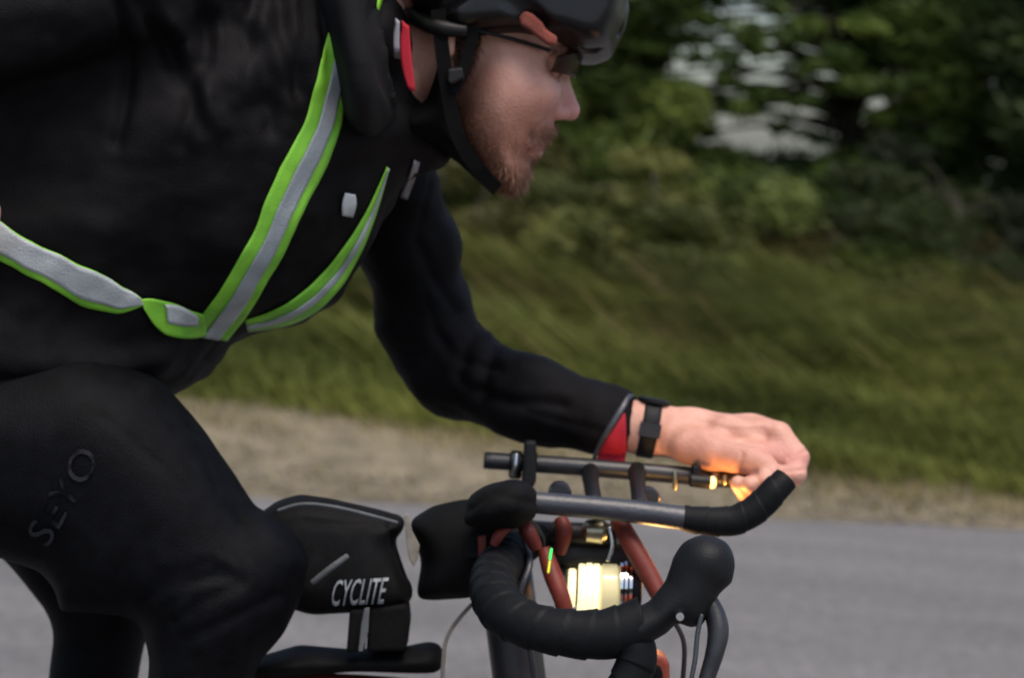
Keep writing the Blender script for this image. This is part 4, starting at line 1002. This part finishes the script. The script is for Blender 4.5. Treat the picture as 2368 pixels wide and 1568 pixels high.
def bag(name, label, outline, d, T, R, m, lines=None, h=0.0035, wob=0.003):
    e = thing(name, label, 'bag', W3(sum(p[0] for p in outline) / len(outline), max(p[1] for p in outline), d))
    us = [p[0] for p in outline]; vs = [p[1] for p in outline]
    f = Field(*bounds(min(us) - 20, max(us) + 20, min(vs) - 20, max(vs) + 20, d - T - .02, d + T + .02), h)
    f.poly(outline, d, T, R)
    o, _, _ = from_field(f, 'pouch', m, e, 3, lines, [((14, 14, 14), wob, 4.0)])
    return e, o
b, pouch = bag('top_tube_bag', 'dark grey top tube bag with white lettering in front of the knee',
        [(585, 1200), (640, 1158), (692, 1142), (760, 1150), (850, 1172), (932, 1194), (940, 1212), (916, 1252), (936, 1312), (958, 1372), (944, 1398), (900, 1412), (720, 1424), (640, 1400)], 2.33, 0.045, 0.03, M['bag'],
        [([(700, 1205), (800, 1215), (905, 1215)], -0.003, 8), ([(905, 1200), (912, 1260), (940, 1330)], -0.004, 9)], wob=0.0012)
bt = bvh_of(pouch)
gtube('grab_loop', [(720, 1350, 2.275, 7), (760, 1318, 2.272, 8), (805, 1285, 2.274, 7)], M['grey_web'], b, 12, 8)
lt = lettering('lettering', 'CYCLITE', bt, (763, 1400), (122, -6), (12, -58), 0.0022, M['bag_print'], pouch)
lt['label'] = 'pale lettering along the side of the bag'
gtube('zip', [(640, 1182, 2.282, 4), (700, 1166, 2.279, 4), (780, 1174, 2.278, 4), (870, 1196, 2.28, 4), (920, 1210, 2.288, 4)], M['grey_web'], b, 30, 8)
slab('pull_tab', [(934, 1192), (944, 1188), (953, 1230), (970, 1262), (966, 1290), (956, 1312), (944, 1290), (938, 1240)], 2.29, 0.004, M['webbing'], b, 0.001)['label'] = 'pale beige webbing pull tab'
slab('strap', [(808, 1412), (850, 1410), (842, 1508), (800, 1512)], 2.30, 0.02, M['bag_black'], b, 0.003)
slab('strap', [(852, 1408), (942, 1398), (946, 1440), (938, 1508), (846, 1510)], 2.32, 0.05, M['bag_black'], b, 0.004)
slab('webbing', [(842, 1408), (854, 1406), (851, 1462), (838, 1508), (828, 1508), (834, 1450)], 2.28, 0.004, M['grey_web'], b, 0.001)
b, pouch = bag('stem_bag', 'black feed bag between the top tube bag and the arm pad',
        [(946, 1206), (1000, 1174), (1066, 1156), (1110, 1150), (1190, 1190), (1200, 1260), (1150, 1330), (1100, 1380), (1000, 1386), (962, 1384), (972, 1300), (955, 1240)], 2.34, 0.055, 0.035, M['bag_black'])
slab('patch', [(1076, 1246), (1132, 1240), (1128, 1290), (1072, 1292)], 2.278, 0.004, M['bag'], b, 0.001)
slab('orange_tab', [(1104, 1240), (1124, 1238), (1124, 1288), (1106, 1290)], 2.273, 0.003, M['orange'], b, 0.001)
b, pouch = bag('frame_bag', 'dark frame bag under the top tube bag at the bottom edge',
        [(520, 1560), (600, 1516), (690, 1492), (800, 1500), (940, 1500), (1000, 1488), (1022, 1500), (1024, 1546), (1010, 1552), (800, 1556), (640, 1570)], 2.34, 0.05, 0.03, M['bag'])
